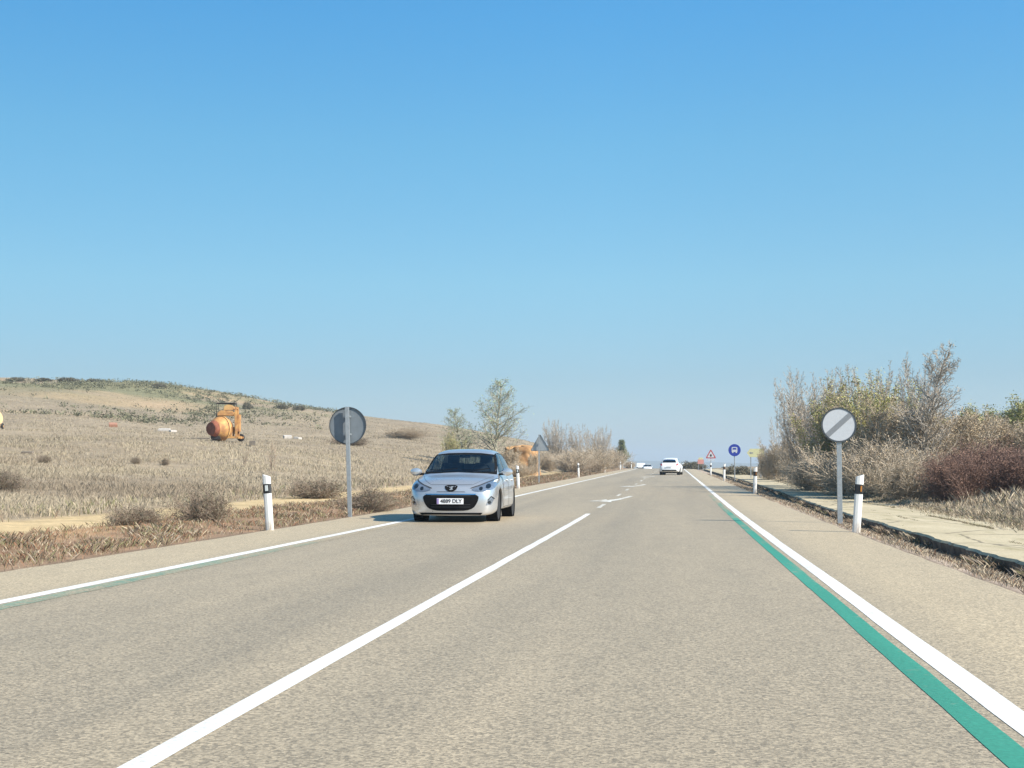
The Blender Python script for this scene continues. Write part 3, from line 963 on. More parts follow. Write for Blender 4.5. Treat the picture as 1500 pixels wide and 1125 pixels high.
GR = 'bare trees and bushes right of the concrete path'
plant('bare_tree', 'stems_grey', 1192, 63, 5.3, 0.3, 'tall pale grey bare tree at the left end of the roadside thicket', 'tree', GR, 1.0)
plant('bare_tree', 'stems_grey_b', 1174, 66, 3.9, 0.9, 'shorter grey bare tree, first one at the left end of the roadside thicket', 'tree', GR, 1.0)
plant('bare_tree', 'stems_grey_b', 1214, 60, 5.1, 3.1, 'grey bare tree left of the round white sign, second of the tall ones', 'tree', GR, 0.9)
plant('bare_tree', 'stems_grey_b', 1236, 57, 5.0, 1.9, 'grey bare tree rising straight above the round white sign', 'tree', GR)
plant('budding_tree', 'stems_lime', 1272, 51, 4.4, 0.8, 'tree with the brightest yellow green buds right behind the round white sign', 'tree', GR, 1.1)
plant('budding_tree', 'stems_lime', 1240, 53, 4.3, 2.2, 'tree with faint yellow green buds showing above the left rim of the round white sign', 'tree', GR, 1.1)
plant('budding_tree', 'stems_lime', 1300, 50, 4.0, 4.1, 'tree with yellow green buds between the round white sign and the tallest poplar', 'tree', GR, 1.1)
plant('bare_tree', 'stems_grey', 1308, 55, 5.1, 2.6, 'grey bare tree rising behind the yellow budding trees next to the tallest poplar', 'tree', GR)
plant('poplar_tree', 'poplar', 1354, 46, 5.0, 0.5, 'tallest bare poplar with one straight trunk above the reddish bushes', 'tree', GR, 1.0)
plant('bare_tree', 'stems_tan', 1395, 49, 2.9, 0.9, 'tan bare tree just right of the tall poplar trunk', 'tree', GR, 1.2)
plant('bare_tree', 'stems_tan', 1318, 47, 3.2, 2.2, 'tan twiggy tree low at the foot of the poplar on its left', 'tree', GR, 1.1)
plant('bush', 'bush_brown', 1203, 56, 1.7, 0.2, 'brown bare bush at the path edge left of the round white sign pole', 'bush', GR, 1.3)
plant('bush', 'bush_brown', 1252, 49, 1.9, 1.3, 'brown bare bush directly behind the round white sign pole', 'bush', GR, 1.3)
plant('bush', 'bush_brown', 1300, 44, 1.9, 2.7, 'brown bare bush behind the near right marker post', 'bush', GR, 1.3)
plant('bush', 'bush_brown', 1340, 40, 1.3, 4.0, 'small tan bush between marker post and reddish bush', 'bush', GR, 1.3)
plant('red_bush', 'bush_red', 1398, 37, 1.35, 0.6, 'dark reddish brown bush, the one nearest the poplar trunk', 'bush', GR, .85)
plant('red_bush', 'bush_red', 1448, 39, 1.6, 2.1, 'dark reddish brown bush in the middle of its row', 'bush', GR, 1.0)
plant('red_bush', 'bush_red', 1502, 37, 1.35, 3.4, 'dark reddish brown bush cut by the right picture edge', 'bush', GR, 1.0)
plant('green_tree', 'tree_lime', 1405, 76, 3.7, 0.4, 'yellow green tree showing behind the poplar on its right', 'tree', GR, 1.3)
plant('green_tree', 'tree_lime', 1462, 84, 4.0, 1.7, 'yellow green tree above the middle reddish bush', 'tree', GR, 1.2)
plant('green_tree', 'tree_lime', 1512, 72, 3.9, 3.0, 'yellow green tree at the right picture edge behind the reddish bushes', 'tree', GR, 1.2)
plant('bare_tree', 'stems_tan', 1430, 58, 2.9, 1.4, 'tan bare tree between reddish bushes and yellow green trees', 'tree', GR, 1.5)
plant('bare_tree', 'stems_tan', 1488, 56, 2.7, 4.4, 'tan bare tree near the right picture edge above the last reddish bush', 'tree', GR, 1.5)
plant('bush', 'stems_tan', 1128, 88, 2.1, 0.7, 'tan upright bush beside the pale yellow board', 'bush', GR, 1.1)
plant('bush', 'stems_tan', 1147, 86, 2.5, 2.0, 'tan upright bush with a higher top, second from the pale yellow board', 'bush', GR, 1.0)
plant('bush', 'stems_tan', 1166, 80, 2.3, 3.3, 'tan upright bush touching the left end of the tall thicket', 'bush', GR, 1.1)
plant('bush', 'scrub', 1085, 118, 0.8, 0.3, 'small dark bush behind the blue round sign pole', 'bush', GR, 1.6)
plant('bush', 'scrub', 1016, 205, 1.0, 0.3, 'dark bush at the end of the road right of the white car', 'bush', GR, 2.0)

GL = 'trees and bushes left of the road'
plant('poplar_tree', 'poplar_green', 727, 107, 7.2, 0.4, 'tall pale green budding poplar rising behind the silver car', 'tree', GL, 1.5)
plant('small_tree', 'poplar_green', 682, 102, 4.4, 1.7, 'small green budding tree left of the tall poplar', 'tree', GL, 1.5)
plant('small_tree', 'stems_lime', 664, 99, 2.6, 2.7, 'short yellow green shrubby tree at the left foot of the small tree', 'tree', GL, 0.9)
plant('bare_tree', 'stems_grey', 818, 152, 5.4, 0.9, 'bare grey tree nearest the grey triangular sign back', 'tree', GL, 1.0)
plant('bare_tree', 'stems_grey_b', 850, 150, 5.0, 2.2, 'bare grey tree in the middle of the far roadside clump', 'tree', GL, 1.15)
plant('bare_tree', 'stems_grey', 876, 160, 5.1, 3.9, 'bare grey tree at the right end of the far roadside clump', 'tree', GL, 1.0)
plant('bush', 'bush_brown', 838, 128, 2.2, 0.4, 'brown bush in front of the far clump of bare trees', 'bush', GL, 1.2)
plant('bush', 'bush_brown', 866, 140, 2.6, 1.4, 'brown bush under the right end of the far bare trees', 'bush', GL, 1.2)
plant('bush', 'bush_brown', 800, 135, 2.0, 2.9, 'brown bush below the triangular sign back', 'bush', GL, 1.2)
plant('poplar_tree', 'tree_green', 912, 205, 4.2, 0.6, 'small dark green poplar far down the left roadside', 'tree', GL, 0.9)
plant('bush', 'bush_brown', 893, 185, 3.0, 1.6, 'brown bush just left of the small far green poplar', 'bush', GL, 1.0)
plant('bush', 'bush_brown', 922, 232, 1.3, 2.2, 'small brown bush right of the far green poplar', 'bush', GL, 1.2)
plant('bush', 'stems_tan', 746, 99, 2.0, 0.2, 'thin bare bush veiling the left side of the orange soil heap', 'bush', GL, 0.9)
plant('bush', 'stems_tan', 782, 101, 1.7, 1.2, 'thin bare bush veiling the right side of the orange soil heap', 'bush', GL, 0.8)
plant('bush', 'bush_brown', 757, 96, 1.0, 0.9, 'brown bush at the right foot of the orange soil heap', 'bush', GL, 1.4)
plant('bush', 'bush_dark', 298, 25.6, 0.62, 0.3, 'grey brown bush at the verge left of the near marker post', 'bush', GL, 0.9)
plant('bush', 'bush_dark', 200, 23.5, 0.34, 1.7, 'low dry bush on the verge near the left picture edge', 'bush', GL, 1.5)
plant('bush', 'bush_dark', 462, 42, 0.62, 1.2, 'dark brown bush between the near marker post and round sign back', 'bush', GL, 1.5)
plant('bush', 'bush_dark', 545, 34, 0.6, 2.4, 'brown bush right beside the round sign pole', 'bush', GL, 1.3)
plant('dead_stalk', 'stalk', 397, 58, 1.5, 0.5, 'tall dark dead stalk standing alone in the dry field', 'plant', GL, 0.8)
plant('dead_stalk', 'stalk', 358, 64, 0.9, 1.5, 'short dark dead stalk below the orange cement mixer', 'plant', GL, 0.9)
plant('bush', 'bush_dark', 66, 60, 0.36, 0.7, 'small dark tussock bush in the field below the left edge mixer', 'bush', GL, 0.9)
plant('bush', 'bush_dark', 200, 62, 0.34, 1.7, 'small dark tussock bush below the red rusty scrap', 'bush', GL, 0.7)
plant('bush', 'bush_dark', 243, 62, 0.34, 2.6, 'small dark tussock bush below the wooden plank', 'bush', GL, 0.7)
plant('bush', 'bush_dark', 2, 37, 0.6, 2.9, 'reddish dry bush at the left picture edge above the track', 'bush', GL, 1.3)
plant('bush', 'bush_dark', 510, 118, 0.9, 0.9, 'dry brown scrub bush on the ridge directly right of the round sign back', 'bush', GL, 2.0)
plant('bush', 'bush_brown', 590, 150, 1.3, 1.9, 'tan scrub bush on the ridge midway between round sign and poplar', 'bush', GL, 2.8)
R0 = np.random.default_rng(17)
for i, (px, d, H, wd, lab) in enumerate((
        (232, 240, .8, 1.5, 'dark round shrub alone on the hill crest above the orange cement mixer on its left'),
        (363, 215, 1.05, .75, 'dark upright shrub on the skyline directly right of the orange cement mixer'),
        (414, 235, .65, 1.9, 'low dark shrub, first of the pair on the right end of the hill crest'),
        (438, 235, .7, 1.5, 'low dark shrub, last one on the right end of the hill crest'),
        (22, 252, .7, 2.4, 'dark shrub on the hill crest above the left edge mixer'),
        (62, 252, .6, 2.6, 'dark flat shrub on the hill crest, second from the left edge'),
        (100, 250, .8, 2.4, 'dark shrub on the hill crest, third from the left edge'),
        (136, 250, .55, 2.4, 'dark low shrub on the hill crest, fourth from the left edge'))):
    plant('crest_shrub', 'scrub', px, d, H, i * 1.1, lab, 'shrub', 'dark shrubs along the hill crest', wd)

n = 5200
dd = R0.uniform(150, 262, n); pxx = R0.uniform(-60, 500, n)
hxv = (pxx - VPX) / F_PX * dd * math.cos(YAW); hyv = (dd + hxv * math.sin(YAW)) / math.cos(YAW)
cr_ = sstep(225, 250, hyv)
okf = R0.uniform(0, 1, n) < np.clip((fbm(hxv * 0.05, hyv * 0.09, 411, 4) - 0.46) * 4 + 0.55 * cr_, 0.015, 1) * np.where(pxx > 330, 0.35 + 0.65 * cr_, 1)
hxv, hyv = hxv[okf], hyv[okf]
ctr = np.stack([hxv, hyv, G(hxv, hyv)], -1)
tp_h = R0.uniform(.25, .75, len(hxv))
pts = np.repeat(ctr, 16, axis=0); hh = np.repeat(tp_h, 16)
pts = pts + np.stack([R0.normal(0, .38, len(pts)) * hh * 1.6, R0.normal(0, .38, len(pts)) * hh * 1.6, R0.uniform(0, 1, len(pts)) * hh], -1)
LV, LF = leaf_arrays(R0, pts, 0.13, 1, 0.05)
fc = np.repeat(np.repeat(np.array([[0.135, 0.13, 0.08]]) * R0.uniform(.7, 1.5, (len(hxv), 1)), 16, axis=0), 4, axis=0)
tag(np_mesh('hillside_scrub', LV, LF, [M['grass']], colors=fc), kind='stuff')

# far wood, one mass fading in the haze -----------------------------
R_ = np.random.default_rng(5)
n = 2600
fx = R_.uniform(-140, 520, n); fy = R_.uniform(420, 900, n)
okf = ~((fx > -14) & (fx < 12))
fx, fy = fx[okf], fy[okf]
dens = fbm(fx * 0.02, fy * 0.012, 401)
okf = dens > 0.42; fx, fy = fx[okf], fy[okf]
ctr = np.stack([fx, fy, G(fx, fy)], -1)
tops = R_.uniform(2.0, 5.0, len(fx))
pts = np.repeat(ctr, 26, axis=0); hh = np.repeat(tops, 26)
u = R_.uniform(0.05, 1, len(pts))
rad = hh * 0.42 * np.sqrt(np.clip(np.sin(np.pi * np.clip(u, 0.1, 0.97)), 0.02, 1))
th = R_.uniform(0, 2 * np.pi, len(pts)); rr = rad * np.sqrt(R_.uniform(0, 1, len(pts)))
pts = pts + np.stack([rr * np.cos(th), rr * np.sin(th), u * hh], -1)
LV, LF = leaf_arrays(R_, pts, 0.5, 1, 0.1)
fc = np.repeat(np.array([[0.12, 0.115, 0.07]]) * R_.uniform(.6, 1.4, (len(LV) // 4, 1)), 4, axis=0)
tag(np_mesh('distant_wood', LV, LF, [M['grass']], colors=fc), kind='stuff')


# ------------------------------------------------------------------ roadside furniture
def disc_poly(r, n=40): return [(r * math.cos(2 * math.pi * k / n), r * math.sin(2 * math.pi * k / n)) for k in range(n)]


def inset_ring(mb, outer, inner, place, d0, d1, m=0):
    """flat ring between two outlines of equal count, with thickness"""
    n = len(outer)
    vs = [place(a, b, d) for d in (d0, d1) for ring in (outer, inner) for a, b in ring]
    fs = []
    for k in range(n):
        j = (k + 1) % n
        fs += [(k, j, n + j, n + k), (2 * n + k, 3 * n + k, 3 * n + j, 2 * n + j),
               (k, 2 * n + k, 2 * n + j, j), (n + k, n + j, 3 * n + j, 3 * n + k)]
    mb.add(vs, fs, m)


def marker_post(side, px, d, label, reflector, lean=0.0, H=1.0, lateral=None):
    x, y = at(px, d)
    if lateral is not None: x = lateral
    o = empty('marker_post', (x, y, Gf(x, y)), 0, label, 'marker post', 'white marker posts along the road')
    o.rotation_euler = (0, lean, 0)
    # D-shaped hollow section, front face towards the traffic coming along that side
    prof = [(-.07, -.03), (-.045, -.05), (0, -.057), (.045, -.05), (.07, -.03), (.055, .045), (.02, .06), (-.02, .06), (-.055, .045)]

    def sect(z0, z1, g, slope):
        vs = []
        for z in (z0, z1):
            for a, b in prof:
                k = 1 + g
                vs.append((a * k, b * k, z + (slope * (a * side) if z == z1 else 0)))
        n = len(prof)
        fs = [tuple(range(n))[::-1], tuple(range(n, 2 * n))] + [(i, (i + 1) % n, n + (i + 1) % n, n + i) for i in range(n)]
        return vs, fs
    mb = MB(); mb.add(*sect(-0.15, H, 0, 0.4)); mb.build('post_body', M['post_white'], o, bevel=0.004)
    mb = MB(); mb.add(*sect(H * .68, H * .85, 0.03, 0)); band = mb.build('black_band', M['black_band'], o)
    mb = MB(); mb.box((0.0 if side < 0 else .032, -.060, H * .775), (.052 if side < 0 else .026, .014, .10)); mb.build('reflector', reflector, band, bevel=.003)
    return o


L_ = -7.17
marker_post(-1, 398, 24.3, 'white marker post with black band left of the round sign back, nearest on that verge', M['reflector'], math.radians(-4.5), 0.98)
marker_post(-1, 760, 62, 'white marker post seen right beside the silver car', M['reflector'], math.radians(-3), 1.05)
marker_post(-1, 848, 102, 'white marker post in front of the far bare trees, next one beyond the silver car', M['reflector'], math.radians(-2), 1.1)
marker_post(-1, 886, 142, 'white marker post at the right end of the far bare trees', M['reflector'], 0, 1.1)
marker_post(-1, 909, 183, 'white marker post in front of the small far green poplar', M['reflector'], 0, 1.1)
marker_post(-1, 925, 226, 'tiny white marker post just past the far green poplar', M['reflector'], 0, 1.1)
marker_post(1, 1252, 23.6, 'white marker post with dark band leaning right of the round white sign pole', M['reflector_amber'], math.radians(4.5), 0.98)
marker_post(1, 1105, 52.5, 'white marker post at the path edge between round white sign and blue sign', M['reflector_amber'], math.radians(2), 1.0)
marker_post(1, 1060.5, 85, 'white marker post left of the blue sign pole', M['reflector_amber'], math.radians(1), 1.05)
marker_post(1, 1041, 118, 'white marker post under the triangular warning sign', M['reflector_amber'], 0, 1.05)


def pole(mb, h, r=0.04, m=0, box=False):
    if box: mb.box((0, 0, h / 2 - .15), (2 * r, r * 1.2, h + .3), m)
    else: mb.tube([(0, 0, -.3), (0, 0, h)], r, 12, m)


FR = lambda y0: (lambda a, b, d: (a, y0 + d, b))      # plane facing the camera side (-Y): depth grows away from us

# round sign seen from behind (faces the oncoming lane)
x, y = at(514, 30.7)
o = empty('round_sign', (x, y, Gf(x, y)), 0, 'round traffic sign seen from its grey back on a galvanised pole beside the silver car', 'road sign')
o.rotation_euler = (0, math.radians(-2.0), math.radians(3))
mb = MB(); pole(mb, 2.47, .046, 0, True); mb.build('pole', M['galv'], o, bevel=.008)
zc, r = 2.05, .415
pl = lambda a, b, d: (a - .01, .10 + d, zc + b)
mb = MB(); mb.prism(disc_poly(r), pl, 0, .004); face = mb.build('sign_plate', M['sign_back'], o)
mb = MB(); inset_ring(mb, disc_poly(r + .006), disc_poly(r - .012), pl, -.022, .010); mb.build('plate_rim', M['sign_rim'], face)
mb = MB(); mb.prism(disc_poly(r - .02), pl, .006, .010); mb.build('sign_face', M['sign_white'], face)
for k, dz in enumerate((-.2, .2)):
    mb = MB(); mb.box((0, .068, zc + dz), (.14, .05, .04)); mb.box((-.02, .028, zc + dz), (.12, .022, .05)); mb.build('bracket', M['galv'], o, bevel=.004)

# triangular sign seen from behind, further along
x, y = at(790, 77)
o = empty('warning_sign', (x, y, Gf(x, y)), 0, 'triangular sign seen from its grey back, right of the orange soil heap', 'road sign')
mb = MB(); pole(mb, 2.72, .035, 0, True); mb.build('pole', M['galv'], o)


def tri(s, rc=.06):
    out = []
    h = s * math.sqrt(3) / 2
    for (cx, cz, a0) in ((0, h * 2 / 3 - 2 * rc, 90), (-s / 2 + rc * 1.73, -h / 3 + rc, 210), (s / 2 - rc * 1.73, -h / 3 + rc, 330)):
        for k in range(-2, 3):
            a = math.radians(a0 + k * 30); out.append((cx + rc * math.cos(a), cz + rc * math.sin(a)))
    return out


tp = tri(1.1); ti = tri(1.06, .05)
pl = lambda a, b, d: (a + .05, .10 + d, 2.12 + b)
mb = MB(); mb.prism(tp, pl, 0, .004); f_ = mb.build('sign_plate', M['galv'], o)
mb = MB(); inset_ring(mb, tri(1.12), tri(1.07), pl, -.03, .012); mb.build('plate_rim', M['sign_rim'], f_)
mb = MB(); mb.box((0, .055, 2.2), (.12, .05, .05)); mb.build('bracket', M['galv'], o)

# end-of-restrictions sign on the right
x, y = at(1229, 27.4)
o = empty('end_of_limit_sign', (x, y, Gf(x, y)), 0, 'round white sign with a grey diagonal band on a grey pole by the path', 'road sign')
base = o.location.z
zc = 1.98 - (base + 0.02)
mb = MB(); pole(mb, zc - .26, .048, 0, True); mb.box((0, .03, zc), (.08, .04, .62)); mb.build('pole', M['galv'], o, bevel=.006)
pl = lambda a, b, d: (a, -.045 + d, zc + b)
r = .345
mb = MB(); mb.prism(disc_poly(r), pl, 0, .012); f_ = mb.build('sign_plate', M['sign_white'], o)
mb = MB(); inset_ring(mb, disc_poly(r + .004), disc_poly(r - .026), pl, -.006, .016); mb.build('black_rim', M['sign_rim'], f_)
ca, sa = math.cos(math.radians(42)), math.sin(math.radians(42))
hw = .052; lim = r - .027
ends = math.sqrt(lim ** 2 - hw ** 2)
band = [(-ends, -hw), (ends, -hw), (ends + .01, 0), (ends, hw), (-ends, hw), (-ends - .01, 0)]
mb = MB(); mb.prism([(a * ca - b * sa, a * sa + b * ca) for a, b in band], pl, -.004, .002); mb.build('diagonal_band', M['sign_grey'], f_)
mb = MB(); mb.box((0, 0, zc), (.12, .03, .04)); mb.build('bracket', M['galv'], o)

# blue sign
x, y = at(1076, 92)
o = empty('blue_sign', (x, y, Gf(x, y)), 0, 'round blue sign with a white vehicle symbol on a thin pole', 'road sign')
zc = 1.12 + (684 - 659.5) / F_PX * 92 - o.location.z
mb = MB(); pole(mb, zc, .035); mb.build('pole', M['galv'], o)
pl = lambda a, b, d: (a, -.05 + d, zc + b)
mb = MB(); mb.prism(disc_poly(.41), pl, 0, .012); f_ = mb.build('sign_plate', M['sign_blue'], o)
mb = MB()
mb.prism([(-.19, -.12), (.19, -.12), (.19, .16), (.14, .21), (-.14, .21), (-.19, .16)], pl, -.005, .002)
for s_ in (-1, 1):
    mb.prism([(s_ * .12 - .045, -.19), (s_ * .12 + .045, -.19), (s_ * .12 + .045, -.121), (s_ * .12 - .045, -.121)], pl, -.005, .002)
sy = mb.build('vehicle_symbol', M['sign_white'], f_)
mb = MB(); mb.prism([(-.13, .04), (.13, .04), (.11, .15), (-.11, .15)], pl, -.009, -.004); mb.build('symbol_window', M['sign_blue'], sy)

# red-bordered warning triangle
x, y = at(1041.3, 121)
o = empty('warning_sign', (x, y, Gf(x, y)), 0, 'triangular white warning sign with red border left of the blue sign', 'road sign')
zc = 1.12 + (684 - 667) / F_PX * 121 - o.location.z
mb = MB(); pole(mb, zc, .035); mb.build('pole', M['galv'], o)
pl = lambda a, b, d: (a, -.05 + d, zc + b)
mb = MB(); mb.prism(tri(.95), pl, 0, .012); f_ = mb.build('red_border', M['sign_red'], o)
mb = MB(); mb.prism(tri(.66, .03), pl, -.005, .002); mb.build('sign_face', M['sign_white'], f_)
mb = MB(); mb.prism([(-.05, -.12), (.05, -.12), (.09, .0), (.03, .12), (-.05, .08), (-.08, -.02)], pl, -.009, -.004); mb.build('symbol', M['black_band'], f_)
mb = MB(); mb.prism([(-.35, -.46), (.35, -.46), (.35, -.36), (-.35, -.36)], pl, 0, .01); mb.build('sub_plate', M['sign_white'], o)

# faded red board far down the verge
x, y = at(1026.5, 190)
o = empty('red_board', (x, y, Gf(x, y)), 0, 'small faded red board with cream top left of the triangular warning sign', 'board')
zc = 1.12 + (684 - 675.5) / F_PX * 190 - o.location.z
mb = MB(); mb.box((-.3, .05, zc / 2 - .1), (.07, .06, zc)); mb.box((.3, .05, zc / 2 - .1), (.07, .06, zc)); mb.build('pole', M['galv'], o)
mb = MB(); mb.box((0, 0, zc - .08), (.85, .03, .62)); mb.build('board_panel', M['sign_pink'], o)
mb = MB(); mb.box((0, 0, zc + .36), (.6, .03, .24)); mb.build('top_panel', M['sign_yellow'], o)

# pale yellow arrow board
x, y = at(1107, 97)
o = empty('arrow_board', (x, y, Gf(x, y)), 0, 'pale yellow arrow-shaped board on two legs right of the blue sign', 'sign board')
zc = 1.12 + (684 - 663.5) / F_PX * 97 - o.location.z
for s_ in (-.35, .35):
    mb = MB(); mb.box((s_, .05, zc / 2), (.07, .06, zc + .1)); mb.build('leg', M['galv'], o)
pl = lambda a, b, d: (a, d, zc + b)
mb = MB(); mb.prism([(-.62, 0), (-.40, .30), (.60, .30), (.60, -.30), (-.40, -.30)], pl, -.02, .02); f_ = mb.build('board_panel', M['sign_yellow'], o)
mb = MB(); mb.prism([(-.46, 0), (-.32, .10), (-.32, .04), (-.18, .04), (-.18, -.04), (-.32, -.04), (-.32, -.10)], pl, -.026, -.018); mb.build('arrow_mark', M['sign_grey'], f_)

# ------------------------------------------------------------------ orange soil heap
M['orange_soil'] = plain('bare_orange_soil', (0.42, 0.265, 0.125), 0.95, 0, 0.4, 1.6, bump=1.0, col2=(0.33, 0.165, 0.07))
x, y = at(764, 108)
nU, nV = 110, 44
Vh = []
for j in range(nV):
    v = j / (nV - 1)
    a = 2 * np.pi * np.arange(nU) / nU
    pr_ = (1.08 - 0.22 * v ** 1.2) if v < .82 else 0.88 * max(0.0, 1 - (v - .82) / .18) ** .7
    ca_, sa_ = np.cos(a), np.sin(a)
    gully = fbm(a * 2.6 + v, v * 5 + 0 * a, 501, 5)
    gully = gully * (1 - sstep(5.2, 6.28, a)) + gully[0] * sstep(5.2, 6.28, a)
    lump = fbm(ca_ * 1.4 + 1.5 * v, sa_ * 1.4 - v, 507, 2)
    k_ = 0.72 + 0.34 * gully + 0.26 * lump
    X_ = np.sign(ca_) * np.abs(ca_) ** .7 * 1.35 * pr_ * k_
    Y_ = np.sign(sa_) * np.abs(sa_) ** .7 * 1.1 * pr_ * k_
    Z_ = 2.4 * min(1, v / .82) * (0.86 + 0.26 * lump) - .25 + (.10 * (v - .82) / .18 if v > .82 else 0)
    Vh += list(zip(X_.tolist(), Y_.tolist(), (Z_ + 0 * a).tolist()))
Fh = [(j * nU + i, j * nU + (i + 1) % nU, (j + 1) * nU + (i + 1) % nU, (j + 1) * nU + i) for j in range(nV - 1) for i in range(nU)]
mb = MB(); mb.add(Vh, Fh)
o = mb.build('soil_heap', M['orange_soil'], smooth=True, angle=60)
o.location = (x, y, Gf(x, y))
tag(o, 'steep heap of bare orange soil behind the silver car', 'soil heap')

# ------------------------------------------------------------------ cement mixers
M['mix_orange'] = plain('weathered_orange_paint', (0.58, 0.32, 0.10), 0.75, 0, 0.35, 3.5, col2=(0.27, 0.115, 0.05))
M['mix_yellow'] = plain('faded_yellow_paint', (0.58, 0.36, 0.14), 0.75, 0, 0.35, 2.2, col2=(0.40, 0.20, 0.08))
M['mix_rust'] = plain('red_rust', (0.30, 0.095, 0.05), 0.85, 0, 0.5, 4)
M['mix_black'] = plain('dark_rusty_iron', (0.035, 0.03, 0.028), 0.7, 0.2, 0.4, 8)
M['mix_cream'] = plain('cream_paint', (0.70, 0.50, 0.26), 0.6, 0, 0.3, 3)
M['rubber'] = plain('tyre_rubber', (0.018, 0.018, 0.019), 0.8, 0, 0.3, 20)


def cement_mixer(px, d, label, paint, trim, rz):
    x, y = at(px, d)
    o = empty('cement_mixer', (x, y, Gf(x, y) + .12), rz, label, 'cement mixer', 'abandoned cement mixers in the field')
    ax = Vector((-.52, -.80, -.06)).normalized()
    c = Vector((-.42, -.12, .80))
    mb = MB()
    mb.lathe([(.28, -.62), (.55, -.58), (.72, -.32), (.78, -.02), (.77, .16), (.66, .40), (.48, .66), (.36, .86), (.33, .86), (.31, .7), (.10, .5)], c, ax, 28)
    drum = mb.build('drum', paint, o, smooth=True, angle=30)
    mb = MB(); mb.lathe([(.765, -.06), (.84, -.05), (.84, .06), (.765, .07)], c, ax, 28); mb.build('ring_gear', trim, drum)
    mb = MB(); mb.lathe([(.335, .84), (.40, .84), (.415, .90), (.34, .91)], c, ax, 24); mb.lathe([(.52, .62), (.545, .62), (.42, .84), (.395, .84)], c, ax, 24); mb.build('mouth_rim', M['mix_rust'], drum, smooth=True)
    mb = MB(); mb.lathe([(.30, .80), (.30, .79), (.02, .785)], c, ax, 20); mb.build('mouth_opening', M['mix_black'], drum)
    # chassis, legs, mast with hopper and engine covers, lifting frame, wheels
    mb = MB()
    for yy in (-.35, .45):
        mb.box((0.0, yy, .22), (1.9, .10, .12)); mb.box((.62, yy, .66), (.13, .12, .82)); mb.box((.30, yy, .58), (.11, .11, .66))
    mb.box((.80, .05, .20), (.14, 1.0, .12)); mb.box((-.8, .05, .20), (.14, 1.0, .12)); mb.build('chassis', paint, o, bevel=.015)
    mb = MB()
    mb.box((.56, -.30, 1.32), (.12, .12, 1.75)); mb.box((.56, .42, 1.32), (.12, .12, 1.75)); mb.box((.56, .06, 2.10), (.10, .66, .10))
    mb.box((.72, .06, 1.15), (.16, .55, 1.1)); mb.build('mast', paint, o, bevel=.015)
    mb = MB()
    pr = [(-.62, 0), (.40, 0), (.46, .16), (.34, .30), (-.40, .34), (-.60, .18)]
    mb.prism(pr, lambda a, b, dd: (a, dd, 1.62 + b), -.38, .40); mb.build('hopper', paint, o, bevel=.03)
    mb = MB()
    mb.prism([(-.30, 0), (.36, 0), (.30, .30), (.04, .40), (-.24, .28)], lambda a, b, dd: (a + .06, dd, 1.97 + b), -.30, .32); mb.build('engine_cover', trim, o, bevel=.03)
    mb = MB()
    mb.tube([(-.66, -.32, 1.55), (-.66, -.32, 2.42), (.50, -.32, 2.42), (.50, -.32, 2.2)], .04, 8)
    mb.tube([(-.66, .36, 1.55), (-.66, .36, 2.42), (.50, .36, 2.42), (.50, .36, 2.2)], .04, 8)
    mb.tube([(-.66, -.32, 2.42), (-.66, .36, 2.42)], .04, 8); mb.box((.28, .02, 2.40), (.44, .60, .10)); mb.build('lifting_frame', M['mix_black'], o)
    mb = MB(); mb.prism([(-.9, .0), (-.30, 0), (-.42, .34), (-.62, .46), (-.86, .40)], lambda a, b, dd: (a, dd, .08 + b), -.72, -.40); mb.build('drive_housing', M['mix_black'], o, bevel=.02)
    for xx, yy in ((-.72, -.56), (-.72, .62), (.74, .66)):
        mb = MB(); mb.lathe([(.06, -.06), (.22, -.07), (.25, -.03), (.25, .03), (.22, .07), (.06, .06)], (xx, yy, .22), (0, 1, 0), 18)
        wh = mb.build('wheel', M['rubber'], o, smooth=True)
        mb = MB(); mb.lathe([(.02, -.075), (.11, -.075), (.11, .075), (.02, .075)], (xx, yy, .22), (0, 1, 0), 14); mb.build('hub', trim, wh)
    return o


cement_mixer(334, 97, 'orange rusty cement mixer with black top frame standing in the dry field', M['mix_orange'], M['mix_yellow'], math.radians(8)).scale = (1.10, 1.10, 1.10)
cement_mixer(-11, 106, 'cream cement mixer cut off by the left picture edge', M['mix_cream'], M['mix_yellow'], math.radians(-75)).scale = (1.0, 1.0, 1.0)

# scrap in the field ------------------------------------------------
M['concrete'] = plain('pale_broken_concrete', (0.55, 0.50, 0.45), 0.9, 0, 0.25, 6)
M['wood'] = plain('grey_old_wood', (0.20, 0.165, 0.13), 0.9, 0, 0.4, 6)


def slab(name, px, d, sx, sy, sz, rz, tilt, mat, label, cat, group=None):
    x, y = at(px, d)
    mb = MB()
    R = random.Random(int(px))
    k = [1 + R.uniform(-.15, .15) for _ in range(6)]
    mb.prism([(-sx / 2 * k[0], -sy / 2), (sx / 2 * k[1], -sy / 2 * k[2]), (sx / 2 * k[3], sy / 2 * k[4]), (0, sy / 2 * 1.1), (-sx / 2, sy / 2 * k[5])], lambda a, b, dd: (a, b, dd), 0, sz)
    o = mb.build(name, mat, bevel=min(.02, sz * .2))
    o.location = (x, y, Gf(x, y) + 0.06); o.rotation_euler = (tilt, 0, rz)
    return tag(o, label, cat, group)


